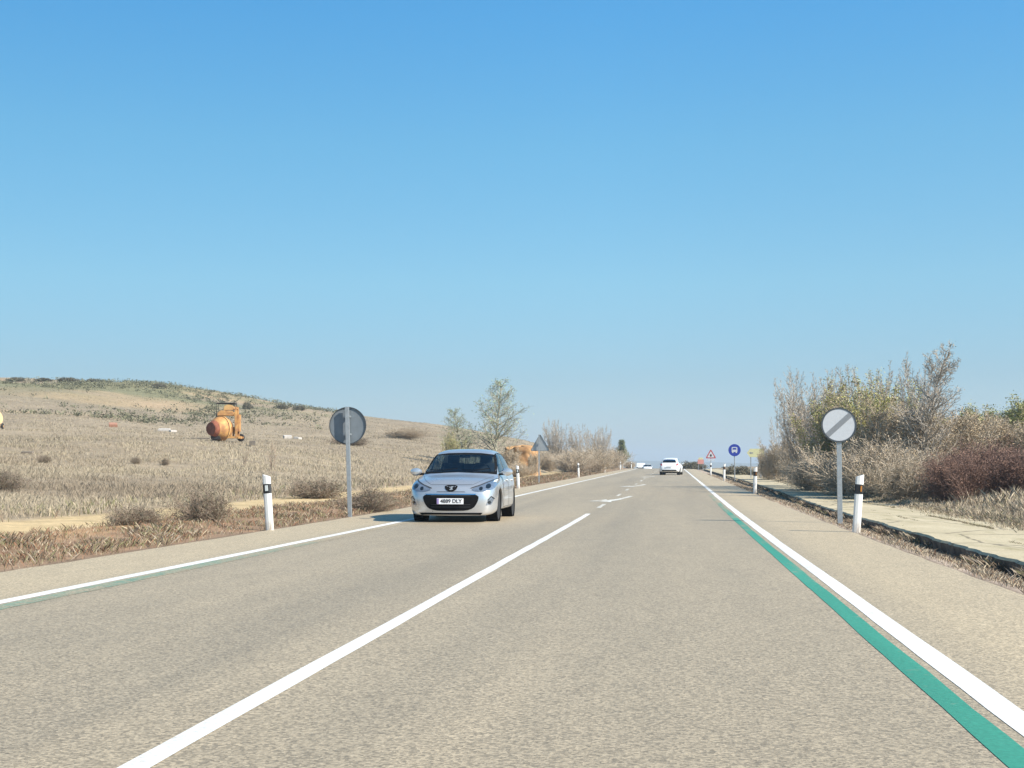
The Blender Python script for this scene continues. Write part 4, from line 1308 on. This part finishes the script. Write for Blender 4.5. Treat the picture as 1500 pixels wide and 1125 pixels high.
slab('concrete_slab', 241, 126, 1.0, .6, .2, .2, math.radians(9), M['concrete'], 'pale broken concrete slab on the hillside left of the orange cement mixer', 'slab', 'broken concrete in the field')
slab('concrete_slab', 254, 124, .6, .5, .16, .7, math.radians(6), M['concrete'], 'smaller pale slab next to the broken slab left of the mixer', 'slab', 'broken concrete in the field')
slab('concrete_slab', 422, 122, .75, .55, .25, .5, math.radians(10), M['concrete'], 'white concrete lump right of the orange cement mixer', 'slab', 'broken concrete in the field')
slab('concrete_slab', 437, 122, .85, .5, .17, 1.4, math.radians(8), M['concrete'], 'flat white concrete piece nearest the round sign back', 'slab', 'broken concrete in the field')
slab('wooden_plank', 275, 96, 3.0, .22, .07, .06, math.radians(4), M['wood'], 'long dark plank lying on the grass just left of the orange mixer', 'plank')
M['brick'] = plain('faded_red_brick', (0.40, 0.20, 0.13), 0.9, 0, 0.3, 6)
slab('rusty_scrap', 166, 132, .8, .6, .32, .4, math.radians(20), M['brick'], 'red rusty scrap lump on the hillside left of the orange mixer', 'scrap')
slab('wooden_plank', 41, 66, .55, .16, .10, .2, math.radians(8), M['wood'], 'short dark plank lying in the field near the left picture edge', 'plank')
slab('wooden_crate', 370, 95, .40, .35, .32, .2, 0, M['wood'], 'small dark box on the ground right beside the orange mixer', 'box')

# ------------------------------------------------------------------ cars (built nose at y=0, tail at +y, wheels on z=0)
M['silver'] = plain('silver_car_paint', (0.60, 0.60, 0.605), 0.32, 0.7, 0.01, 0.5, coat=0.8)
M['white_car'] = plain('white_car_paint', (0.78, 0.78, 0.77), 0.35, 0.0, 0.04, 3, coat=0.7)
M['glass'] = plain('dark_car_glass', (0.012, 0.018, 0.026), 0.06, 0.0, 0.3, 2, coat=0.5)
def pane_mat():
    m, nt, b = new_mat('tinted_car_glass')
    nt.nodes.remove(b)
    fz = nt.nodes.new('ShaderNodeFresnel'); fz.inputs[0].default_value = 1.5
    tr = nt.nodes.new('ShaderNodeBsdfTransparent'); tr.inputs[0].default_value = (0.42, 0.50, 0.52, 1)
    gl = nt.nodes.new('ShaderNodeBsdfGlossy'); gl.inputs['Roughness'].default_value = 0.03; gl.inputs[0].default_value = (.9, .95, 1, 1)
    mx = nt.nodes.new('ShaderNodeMixShader')
    nt.links.new(fz.outputs[0], mx.inputs[0]); nt.links.new(tr.outputs[0], mx.inputs[1]); nt.links.new(gl.outputs[0], mx.inputs[2])
    nt.links.new(mx.outputs[0], nt.nodes['Material Output'].inputs[0])
    return m


M['pane'] = pane_mat()
M['cabin'] = plain('dark_cabin_trim', (0.022, 0.022, 0.024), 0.8, 0, 0.3, 6)
M['seat'] = plain('grey_seat_cloth', (0.10, 0.10, 0.11), 0.9, 0, 0.3, 10)
M['black_plastic'] = plain('black_plastic', (0.006, 0.006, 0.007), 0.85, 0, 0.3, 12)
M['black_plastic'].node_tree.nodes['Principled BSDF'].inputs['Specular IOR Level'].default_value = 0.12
M['lens'] = plain('headlight_lens', (0.30, 0.35, 0.42), 0.12, 0.6, 0.3, 14, coat=1.0)
M['chrome'] = plain('chrome', (0.75, 0.76, 0.78), 0.15, 1.0, 0.05, 10)
M['alloy'] = plain('alloy_wheel', (0.50, 0.51, 0.53), 0.35, 0.8, 0.1, 10)
M['plate'] = plain('number_plate', (0.80, 0.79, 0.80), 0.4, 0, 0.05, 20)
M['plate_strip'] = plain('plate_blue_strip', (0.30, 0.22, 0.45), 0.4, 0, 0.1, 20)
M['tail_red'] = plain('red_tail_lens', (0.40, 0.02, 0.02), 0.2, 0, 0.2, 10, coat=1.0)
M['seam'] = plain('dark_seam', (0.03, 0.03, 0.033), 0.6, 0, 0.2, 10)

CT = np.array([0, .10, .30, .60, 1.0, 1.12, 1.55, 1.95, 2.2, 2.6, 3.1, 3.6, 3.85, 4.05, 4.2, 4.28])
CW = np.array([.68, .80, .875, .897, .905, .907, .908, .908, .908, .908, .907, .895, .87, .83, .77, .66])
CB = np.array([.13, .125, .13, .16, .20, .20, .20, .20, .20, .20, .20, .21, .23, .26, .29, .32])
CS = np.array([.66, .70, .76, .82, .865, .87, .88, .89, .895, .90, .91, .925, .93, .92, .86, .76])
CTOP = np.array([
    [.46, .70, .32, .715, .16, .72, .72], [.58, .745, .42, .765, .2, .775, .775], [.66, .80, .48, .83, .24, .845, .85],
    [.72, .85, .52, .885, .26, .90, .905], [.77, .89, .58, .925, .29, .945, .95], [.815, .905, .69, .95, .34, .98, .985],
    [.82, .92, .735, 1.12, .42, 1.20, 1.215], [.82, .93, .70, 1.335, .44, 1.40, 1.412], [.82, .935, .665, 1.42, .43, 1.472, 1.48],
    [.815, .945, .65, 1.45, .42, 1.50, 1.507], [.81, .955, .645, 1.44, .41, 1.485, 1.492], [.795, .97, .62, 1.39, .4, 1.435, 1.442],
    [.78, .98, .61, 1.325, .38, 1.37, 1.378], [.74, .965, .60, 1.13, .36, 1.155, 1.165], [.68, .89, .54, .955, .3, .975, .98], [.57, .78, .43, .82, .22, .83, .835]])


def car_shell(zk=1.0):
    rows = []
    for i, t in enumerate(CT):
        w, zb, hs = CW[i], CB[i], CS[i]
        tp_ = CTOP[i]
        half = [(0, zb), (w * .88, zb), (w * .985, zb + .03), (w, .46), (w * .995, .66 if hs > .70 else hs - .06), (w * .965, hs),
                (tp_[0], tp_[1]), ((tp_[0] + tp_[2]) / 2, (tp_[1] + tp_[3]) / 2), (tp_[2], tp_[3]), (tp_[4], tp_[5]), (0, tp_[6])]
        rk = 1 - min(1, t / .35)
        rr = min(1, max(0, (t - 3.95) / .33))

        def yy(z):
            a = .13 * max(0, (z - .50) / .25) ** 1.2 + .03 * max(0, (.40 - z) / .2)
            b = -.10 * max(0, (z - .55) / .3) - .05 * max(0, (.45 - z) / .2)
            return t + a * rk + b * rr
        full = half + [(-a, b) for a, b in half[-2:0:-1]]
        rows.append([(a, yy(b), b * zk) for a, b in full])
    n = len(rows[0]); V = [v for r in rows for v in r]
    Fc = []
    for i in range(len(rows) - 1):
        for k in range(n):
            Fc.append((i * n + k, (i + 1) * n + k, (i + 1) * n + (k + 1) % n, i * n + (k + 1) % n))
    h = 11
    for base, dy in ((0, -.05), ((len(rows) - 1) * n, .03)):
        # close the ends with a slightly bulged grid between the mirrored halves
        mids = {}
        for j in range(1, h - 1):
            l, r_ = base + j, base + (n - j)
            pv = V[l]
            cols_ = [l]
            for f in (.5, 0, -.5):
                V.append((pv[0] * f, pv[1] + dy * (1 - f * f), pv[2])); cols_.append(len(V) - 1)
            cols_.append(r_)
            mids[j] = cols_
        for j in range(1, h - 2):
            for k in range(4):
                Fc.append((mids[j][k], mids[j][k + 1], mids[j + 1][k + 1], mids[j + 1][k]))
        b0, t0 = base, base + h - 1
        Fc += [(b0, mids[1][0], mids[1][1], mids[1][2]), (b0, mids[1][2], mids[1][3], mids[1][4])]
        m9 = mids[h - 2]
        Fc += [(t0, m9[2], m9[1], m9[0]), (t0, m9[4], m9[3], m9[2])]
    return V, Fc


def shell_mesh(zk=1.0, arches=(0.90, 3.508), arch_r=.36):
    V, Fc = car_shell(zk)
    me = bpy.data.meshes.new('shell'); me.from_pydata(V, [], Fc)
    bm = bmesh.new(); bm.from_mesh(me); bmesh.ops.recalc_face_normals(bm, faces=bm.faces); bm.to_mesh(me); bm.free()
    ob = bpy.data.objects.new('shell', me); COL.objects.link(ob)
    md = ob.modifiers.new('s', 'SUBSURF'); md.levels = 2; md.render_levels = 2
    dg = bpy.context.evaluated_depsgraph_get(); dg.update()
    sm = bpy.data.meshes.new_from_object(ob.evaluated_get(dg))
    bm = bmesh.new(); bm.from_mesh(sm); bvh = BVHTree.FromBMesh(bm); bm.free()
    ob.modifiers.clear(); ob.data = sm
    cut = MB()
    for yc in arches:
        for s_ in (-1, 1):
            cut.lathe([(arch_r, -.17), (arch_r, .30)], (s_ * .80, yc, .315), (s_, 0, 0), 32)
    co = cut.build('cutter', M['seam'])
    bo = ob.modifiers.new('b', 'BOOLEAN'); bo.object = co; bo.operation = 'DIFFERENCE'; bo.solver = 'EXACT'
    dg = bpy.context.evaluated_depsgraph_get(); dg.update()
    fm = bpy.data.meshes.new_from_object(ob.evaluated_get(dg))
    bpy.data.objects.remove(ob); bpy.data.objects.remove(co)
    return fm, bvh


def project(name, poly, mode, bvh, mat, parent, eps=.005, cuts=4, thick=.0, sgn=1):
    """lay a 2-D outline on the car's skin; mode front/rear: (x, z), side: (y, z)"""
    bm = bmesh.new()
    vs = [bm.verts.new((a, b, 0)) for a, b in poly]
    bm.faces.new(vs)
    bmesh.ops.triangulate(bm, faces=bm.faces)
    for _ in range(cuts):
        long = [e for e in bm.edges if e.calc_length() > .05]
        if not long: break
        bmesh.ops.subdivide_edges(bm, edges=long, cuts=1)
        bmesh.ops.triangulate(bm, faces=bm.faces)
    for v in bm.verts:
        a, b = v.co.x, v.co.y
        if mode == 'front': o_, d_ = Vector((a, -3, b)), Vector((0, 1, 0))
        elif mode == 'rear': o_, d_ = Vector((a, 8, b)), Vector((0, -1, 0))
        elif mode == 'top': o_, d_ = Vector((a, b, 4)), Vector((0, 0, -1))
        else: o_, d_ = Vector((3 * sgn, a, b)), Vector((-sgn, 0, 0))
        hit, nrm, i_, ds = bvh.ray_cast(o_, d_)
        if hit is None: hit, nrm, i_, ds = bvh.find_nearest(o_ + d_ * 3)
        if nrm.dot(d_) > 0: nrm = -nrm
        v.co = hit + nrm * eps
    bmesh.ops.recalc_face_normals(bm, faces=bm.faces)
    me = bpy.data.meshes.new(name); bm.to_mesh(me); bm.free()
    me.materials.append(mat)
    me.polygons.foreach_set('use_smooth', np.ones(len(me.polygons), bool))
    ob = bpy.data.objects.new(name, me); COL.objects.link(ob); ob.parent = parent
    if thick:
        sm_ = ob.modifiers.new('t', 'SOLIDIFY'); sm_.thickness = thick; sm_.offset = 0
    return ob


def cut_hole(bm, poly, mode, side=1):
    """opens the skin exactly along a convex outline seen from the front, rear or side"""
    n = len(poly)
    area = sum(poly[i][0] * poly[(i + 1) % n][1] - poly[(i + 1) % n][0] * poly[i][1] for i in range(n))
    if area < 0: poly = poly[::-1]
    ax = {'front': (0, 2), 'rear': (0, 2), 'side': (1, 2)}[mode]

    def facing(f):
        c = f.calc_center_median(); nn = f.normal
        if mode == 'front': return nn.y < 0 and c.y < 2.4
        if mode == 'rear': return nn.y > 0.05 and c.y > 3.3
        return nn.x * side > 0 and c.x * side > .3
    for i in range(n):
        a, b = poly[i], poly[(i + 1) % n]
        co_ = [0, 0, 0]; co_[ax[0]] = a[0]; co_[ax[1]] = a[1]
        no_ = [0, 0, 0]; no_[ax[0]] = b[1] - a[1]; no_[ax[1]] = a[0] - b[0]
        lo0, hi0 = min(p[0] for p in poly) - .12, max(p[0] for p in poly) + .12
        lo1, hi1 = min(p[1] for p in poly) - .12, max(p[1] for p in poly) + .12
        fs = []
        for f in bm.faces:
            c = f.calc_center_median()
            if facing(f) and lo0 < c[ax[0]] < hi0 and lo1 < c[ax[1]] < hi1: fs.append(f)
        geom = set(fs)
        for f in fs: geom.update(f.edges); geom.update(f.verts)
        bmesh.ops.bisect_plane(bm, geom=list(geom), dist=1e-5, plane_co=co_, plane_no=no_)

    def inside(c):
        for i in range(n):
            a, b = poly[i], poly[(i + 1) % n]
            if (b[0] - a[0]) * (c[ax[1]] - a[1]) - (b[1] - a[1]) * (c[ax[0]] - a[0]) < 0: return False
        return True
    bm.normal_update()
    kill = [f for f in bm.faces if facing(f) and inside(f.calc_center_median())]
    bmesh.ops.delete(bm, geom=kill, context='FACES')


def mirror(poly): return [(-a, b) for a, b in poly][::-1]


def smooth_poly(p, k=2):
    for _ in range(k):
        q = []
        for i in range(len(p)):
            a, b = p[i], p[(i + 1) % len(p)]
            q += [(a[0] * .75 + b[0] * .25, a[1] * .75 + b[1] * .25), (a[0] * .25 + b[0] * .75, a[1] * .25 + b[1] * .75)]
        p = q
    return p


def car_wheel(root, x, y, s_, r=.315, rim_mat=None):
    mb = MB()
    mb.lathe([(.21, -.10), (.285, -.105), (r - .008, -.085), (r, -.05), (r, .05), (r - .008, .085), (.285, .105), (.21, .10)], (x, y, r), (s_, 0, 0), 32)
    w_ = mb.build('wheel', M['rubber'], root, smooth=True)
    mb = MB()
    mb.lathe([(.215, .06), (.215, .098), (.19, .10), (.185, .05)], (x, y, r), (s_, 0, 0), 28)
    for k in range(7):
        a = 2 * math.pi * k / 7
        rot = Matrix.Rotation(a, 3, 'X')
        mb.box(Vector((x + s_ * .075, y, r)) + rot @ Vector((0, 0, .11)), (.03, .045, .17), 0, rot)
    mb.lathe([(.05, .06), (.055, .09), (.01, .098)], (x, y, r), (s_, 0, 0), 14)
    mb.build('rim', rim_mat or M['alloy'], w_, smooth=True)
    mb = MB(); mb.lathe([(.20, .02), (.20, .03), (.02, .032)], (x, y, r), (s_, 0, 0), 20); mb.build('brake_disc', M['black_plastic'], w_)
    return w_


def text_mesh(name, body, size, mat, parent, loc, rot):
    cu = bpy.data.curves.new(name, 'FONT'); cu.body = body; cu.size = size; cu.align_x = 'CENTER'; cu.align_y = 'CENTER'; cu.extrude = .001; cu.offset = 0.002
    t_ = bpy.data.objects.new(name, cu); COL.objects.link(t_)
    dg = bpy.context.evaluated_depsgraph_get(); dg.update()
    me = bpy.data.meshes.new_from_object(t_.evaluated_get(dg))
    bpy.data.objects.remove(t_)
    me.materials.clear(); me.materials.append(mat)
    o_ = bpy.data.objects.new(name, me); COL.objects.link(o_); o_.parent = parent; o_.location = loc; o_.rotation_euler = rot
    return o_


def build_car(root, paint, front=True, zk=1.0):
    fm, bvh = shell_mesh(zk)
    fm.materials.clear(); fm.materials.append(paint)
    fm.polygons.foreach_set('use_smooth', np.ones(len(fm.polygons), bool))
    try: fm.set_sharp_from_angle(angle=math.radians(50))
    except Exception: pass
    body = bpy.data.objects.new('body', fm); COL.objects.link(body); body.parent = root
    # wheels in dark arches
    for yc in (.90, 3.508):
        for s_ in (-1, 1):
            mb = MB(); mb.lathe([(.352, -.168), (.352, .07), (.335, .07), (.335, -.15), (.02, -.15)], (s_ * .80, yc, .315), (s_, 0, 0), 28)
            mb.build('wheel_arch_liner', M['black_plastic'], root)
            car_wheel(root, s_ * .755, yc, s_)
    # underside and lower lip
    mb = MB(); mb.box((0, 2.15, .20), (1.15, 3.6, .10)); mb.build('underbody', M['black_plastic'], root)
    # glazing: the skin is opened and panes set in black surrounds
    ws = [(-.775, .945), (-.60, .97), (0, .995), (.60, .97), (.775, .945), (.745, 1.08), (.69, 1.27), (.645, 1.365), (.35, 1.40), (0, 1.408), (-.35, 1.40), (-.645, 1.365), (-.69, 1.27), (-.745, 1.08)]
    ws_h = [(-.715, 1.005), (.715, 1.005), (.70, 1.10), (.645, 1.28), (.60, 1.355), (.3, 1.372), (-.3, 1.372), (-.60, 1.355), (-.645, 1.28), (-.70, 1.10)]
    rw = [(-.60, 1.06), (.60, 1.06), (.56, 1.20), (.50, 1.33), (.2, 1.355), (-.2, 1.355), (-.50, 1.33), (-.56, 1.20)]
    rw_h = [(a * .94, 1.2 + (b - 1.2) * .9) for a, b in rw]
    fw = [(1.50, .985), (2.26, .995), (2.24, 1.40), (2.05, 1.365), (1.75, 1.20)]
    rwp = [(2.34, .995), (3.10, 1.01), (3.45, 1.06), (3.30, 1.33), (3.0, 1.395), (2.34, 1.41)]

    def shrink(p, k=.93):
        ca_ = sum(a for a, b in p) / len(p); cb_ = sum(b for a, b in p) / len(p)
        return [(ca_ + (a - ca_) * k, cb_ + (b - cb_) * k) for a, b in p]
    holes = [(ws_h, 'front', 1), (rw_h, 'rear', 1)] + [(shrink(p), 'side', s_) for s_ in (-1, 1) for p in (fw, rwp)]
    bm = bmesh.new(); bm.from_mesh(fm)
    for p, md_, s_ in holes: cut_hole(bm, [(a, b * zk) for a, b in p], md_, s_)
    bm.to_mesh(fm); bm.free()

    def glaze(nm, outer, hole, md_, s_=1):
        pn = project(nm, [(a, b * zk) for a, b in hole], md_, bvh, M['pane'], root, .002, sgn=s_)
        fr = project('surround', [(a, b * zk) for a, b in outer], md_, bvh, M['black_plastic'], pn, .004, sgn=s_)
        bm = bmesh.new(); bm.from_mesh(fr.data); bm.normal_update()
        for f in bm.faces:
            want = {'front': -f.normal.y, 'rear': f.normal.y, 'side': f.normal.x * s_}[md_]
            if want < 0: f.normal_flip()
        cut_hole(bm, [(a, b * zk) for a, b in hole], md_, s_)
        bm.to_mesh(fr.data); bm.free()
        return pn
    glaze('windscreen', ws, ws_h, 'front')
    glaze('rear_window', rw, rw_h, 'rear')
    # cabin
    mb = MB(); mb.box((0, 1.62, .86), (1.46, .55, .16)); mb.box((0, 2.5, .42), (1.5, 2.6, .08)); mb.box((0, 1.5, .955), (1.36, .40, .05)); mb.build('dashboard', M['cabin'], root, bevel=.03)
    for sx_ in (-.36, .36):
        mb = MB(); mb.box((sx_, 2.32, .58), (.50, .52, .16)); mb.box((sx_, 2.60, .90), (.48, .14, .60), 0, Matrix.Rotation(math.radians(-14), 3, 'X'))
        st = mb.build('seat', M['seat'], root, bevel=.05)
        mb = MB(); mb.box((sx_, 2.70, 1.275), (.26, .09, .17)); mb.build('headrest', M['seat'], st, bevel=.03)
    mb = MB(); mb.box((0, 3.25, .60), (1.36, .5, .18)); mb.box((0, 3.55, .90), (1.32, .14, .56), 0, Matrix.Rotation(math.radians(-14), 3, 'X')); mb.build('rear_bench', M['seat'], root, bevel=.05)
    mb = MB()
    ring_ = [Vector((.36 + .19 * math.cos(t_), 1.98 - .06 * math.sin(t_), 1.0 + .18 * math.sin(t_))) for t_ in [2 * math.pi * k / 24 for k in range(25)]]
    mb.tube(ring_, .014, 6); mb.tube([(.18, 1.98, 1.0), (.54, 1.98, 1.0)], .018, 6); mb.tube([(.36, 1.98, 1.0), (.36, 1.7, .9)], .03, 8); mb.build('steering_wheel', M['cabin'], root)
    mb = MB(); mb.box((0, 1.98, 1.335), (.22, .03, .065)); mb.build('inside_mirror', M['cabin'], root, bevel=.012)
    for s_ in (-1, 1):
        glaze('side_window', fw, shrink(fw), 'side', s_)
        glaze('side_window', rwp, shrink(rwp), 'side', s_)
        for (ya, yb, nm) in ((1.42, 2.29, 'door'), (2.32, 3.22, 'door')):
            lw = .006
            out = [(ya, .27), (yb, .27), (yb, .94), (ya, .93)]
            inn = [(ya + lw * 2, .27 + lw * 2), (yb - lw * 2, .27 + lw * 2), (yb - lw * 2, .94 - lw * 2), (ya + lw * 2, .93 - lw * 2)]
            dr = project(nm, [(a, b * zk) for a, b in inn], 'side', bvh, paint, root, .0045, sgn=s_)
            for seg in ((out[0], out[1], inn[1], inn[0]), (out[1], out[2], inn[2], inn[1]), (out[3], out[0], inn[0], inn[3])):
                project('door_seam', [(a, b * zk) for a, b in seg], 'side', bvh, M['seam'], dr, .003, sgn=s_)
            project('handle', [(yb - .28, .80 * zk), (yb - .08, .80 * zk), (yb - .08, .835 * zk), (yb - .28, .835 * zk)], 'side', bvh, paint, dr, .02, thick=.02, sgn=s_)
        # door mirrors
        mb = MB()
        prf = [(.02, -.10), (.07, -.085), (.095, -.02), (.098, .04), (.085, .075)]
        mb.lathe([(r_, h_) for r_, h_ in prf], (s_ * 1.0, 1.42, 1.0), (0, 1, 0), 18)
        mi_ = mb.build('mirror', paint, root, smooth=True)
        mi_.data.transform(Matrix.Translation((s_ * .97, 1.42, 1.0)) @ Matrix.Diagonal((1.25, 1, .82, 1)) @ Matrix.Translation((-s_ * 1.0, -1.42, -1.0)))
        mb = MB(); mb.box((s_ * .88, 1.44, .955), (.16, .06, .045)); mb.build('mirror_arm', M['black_plastic'], mi_, bevel=.01)
        mb = MB(); mb.lathe([(.085, .078), (.080, .080), (.02, .081)], (s_ * .97, 1.42, 1.0), (0, 1, 0), 16); mb.build('mirror_glass', M['chrome'], mi_)
    return body, bvh


# silver hatchback coming towards us -------------------------------
x0, y0 = -4.45, 27.15
car = empty('silver_car', (x0, y0, float(P(y0 + 1)) + .006), math.radians(0.3), 'silver hatchback driving towards the camera in the oncoming lane', 'car')
body, bvh = build_car(car, M['silver'])
gr = smooth_poly([(-.565, .565), (0, .57), (.565, .565), (.56, .42), (.43, .235), (0, .225), (-.43, .235), (-.56, .42)], 2)
g_ = project('lower_grille', gr, 'front', bvh, M['black_plastic'], car, .006)
for zz in (.30, .345, .52):
    project('grille_bar', [(-.40, zz), (.40, zz), (.40, zz + .012), (-.40, zz + .012)], 'front', bvh, M['seam'], g_, .012)
project('grille_trim', [(-.50, .545), (.50, .545), (.52, .565), (-.52, .565)], 'front', bvh, M['chrome'], g_, .012)
sp_ = project('bumper_slot', [(-.30, .60), (.30, .60), (.27, .612), (-.27, .612)], 'front', bvh, M['seam'], car, .003)
bd = project('badge', smooth_poly([(-.135, .735), (.135, .735), (.12, .66), (.06, .615), (-.06, .615), (-.12, .66)], 1), 'front', bvh, M['black_plastic'], car, .008)
project('emblem', [(-.040, .648), (-.012, .655), (-.004, .672), (-.034, .683), (-.028, .694), (.002, .690), (.008, .708), (.036, .716), (.046, .702), (.030, .690), (.028, .664), (.044, .642), (.022, .646), (.008, .634)], 'front', bvh, M['galv'], bd, .014)
for s_ in (-1, 1):
    f = (lambda p: p) if s_ > 0 else mirror
    hl = [(.385, .650), (.50, .610), (.66, .612), (.80, .64), (.862, .70), (.874, .80), (.85, .88), (.74, .808), (.58, .728)]
    h_ = project('headlight', f(smooth_poly(hl, 1)), 'front', bvh, M['lens'], car, .006)
    project('headlight_edge', f([(.40, .668), (.58, .728), (.74, .803), (.845, .868), (.848, .882), (.73, .82), (.57, .744), (.39, .680)]), 'front', bvh, M['seam'], h_, .008)
    for (cx, cz, rr_) in ((.60, .668, .036), (.735, .715, .048)):
        project('lamp', f([(cx + rr_ * math.cos(t_), cz + rr_ * math.sin(t_)) for t_ in [k * math.pi / 6 for k in range(12)]]), 'front', bvh, M['glass'], h_, .010)
    project('indicator', f([(.80, .79), (.845, .80), (.84, .855), (.80, .83)]), 'front', bvh, M['reflector'], h_, .010)
    fg = project('fog_lamp_recess', f([(.70, .335), (.80, .35), (.845, .46), (.80, .505), (.745, .44)]), 'front', bvh, M['lens'], car, .005)
    project('fog_lamp', f([(.765 + .03 * math.cos(t_), .395 + .03 * math.sin(t_)) for t_ in [k * math.pi / 6 for k in range(12)]]), 'front', bvh, M['glass'], fg, .012)
    project('fog_trim', f([(.745, .44), (.80, .505), (.845, .46), (.85, .475), (.80, .522), (.733, .443)]), 'front', bvh, M['black_plastic'], fg, .010)
mb = MB(); mb.box((0, -.075, .42), (.54, .012, .118)); pl_ = mb.build('number_plate', M['plate'], car, bevel=.004)
mb = MB(); mb.box((-.247, -.083, .42), (.04, .006, .108)); mb.build('plate_strip', M['plate_strip'], pl_)
text_mesh('plate_text', '4889 DLY', .105, M['black_band'], pl_, (.02, -.083, .42), (math.pi / 2, 0, 0))
project('lower_lip', [(-.60, .150), (.60, .150), (.64, .190), (-.64, .190)], 'front', bvh, M['black_plastic'], car, .006)
for s_ in (-.32, .36):
    mb = MB(); mb.tube([(s_ - .3, 1.10, 1.045), (s_, 1.08, 1.04), (s_ + .28, 1.16, 1.075)], .009, 6); mb.build('wiper', M['black_plastic'], car)
for s_ in (-1, 1):      # bonnet creases
    project('bonnet_seam', [(s_ * .42, .745), (s_ * .43, .745), (s_ * .74, .915), (s_ * .73, .915)], 'front', bvh, M['seam'], car, .002)
project('bonnet_edge', [(-.42, .742), (.42, .742), (.42, .749), (-.42, .749)], 'front', bvh, M['seam'], car, .002)

# white car driving away, slightly turned --------------------------
x, y = at(986.5, 119)
wc = empty('white_car', (x, y, Gf(0, y)), math.radians(180 - 5), 'white hatchback driving away in our lane, seen from behind', 'car')
wc.location.z = float(P(y)) + .01
wc.location += Vector((0, 4.1, 0))
body, bvh = build_car(wc, M['white_car'])
for s_ in (-1, 1):
    f = (lambda p: p) if s_ > 0 else mirror
    project('tail_light', f([(.58, .80), (.74, .82), (.79, .90), (.72, 1.02), (.66, .98)]), 'rear', bvh, M['tail_red'], wc, .008)
project('rear_bumper_panel', [(-.60, .34), (.60, .34), (.66, .44), (-.66, .44)], 'rear', bvh, M['black_plastic'], wc, .008)
mb = MB(); mb.box((0, 4.315, .72), (.5, .02, .11)); mb.build('number_plate', M['plate'], wc)


# far oncoming van and car ------------------------------------------
def far_van(px, d, label, H=1.78, Wd=1.75, Ln=4.8):
    x, y = at(px, d)
    o = empty('white_van', (x, y, float(P(y))), 0, label, 'van')
    pr = [(0, .35), (-.02, .95), (.75, 1.25), (1.45, H - .1), (1.9, H), (Ln, H - .05), (Ln, .35)]
    mb = MB(); mb.prism(pr, lambda a, b, dd: (dd, a, b), -Wd / 2, Wd / 2); mb.build('body', M['white_car'], o, bevel=.10, smooth=True)
    mb = MB(); mb.prism([(.80, 1.32), (1.36, H - .25)], lambda a, b, dd: (dd, a, b), 0, 0) if False else None
    n = Vector((0, -1.15, .70)).normalized() * .012
    mb.add([Vector(v) + n for v in ((-.82, .80, 1.30), (.82, .80, 1.30), (.76, 1.38, H - .25), (-.76, 1.38, H - .25))], [(0, 1, 2, 3)])
    mb.build('windscreen', M['glass'], o)
    mb = MB(); mb.box((0, -.03, .62), (1.3, .05, .28)); mb.build('grille', M['black_plastic'], o)
    for s_ in (-1, 1):
        mb = MB(); mb.box((s_ * .72, -.02, .86), (.30, .06, .20)); mb.build('headlight', M['lens'], o, bevel=.01)
        for yc in (.9, Ln - 1.1): car_wheel(o, s_ * (Wd / 2 - .12), yc, s_, .34)
    return o


far_van(938.5, 290, 'tiny white van far off coming towards us by the left edge of the road')
x, y = at(948.5, 288)
fc_ = copy_tree(wc)
tag(fc_, 'tiny white car far off coming towards us just right of the white van', 'car')
fc_.location = (x, y, float(P(y)) + .01); fc_.rotation_euler = (0, 0, 0)
for ch in list(fc_.children):
    if ch.name.split('.')[0] in ('tail_light',): bpy.data.objects.remove(ch)

# ------------------------------------------------------------------ haze: the air itself
HAZE = 0.00042
if HAZE > 0:
    hm = bpy.data.materials.new('haze'); hm.use_nodes = True
    hn = hm.node_tree; hn.nodes.clear()
    pv = hn.nodes.new('ShaderNodeVolumePrincipled')
    pv.inputs['Color'].default_value = (0.80, 0.90, 1.0, 1)
    pv.inputs['Density'].default_value = HAZE
    pv.inputs['Anisotropy'].default_value = 0.2
    ho = hn.nodes.new('ShaderNodeOutputMaterial')
    hn.links.new(pv.outputs[0], ho.inputs['Volume'])
    mb = MB(); mb.box((0, 2500, 23), (8400, 5600, 70))
    tag(mb.build('haze', hm), kind='stuff')
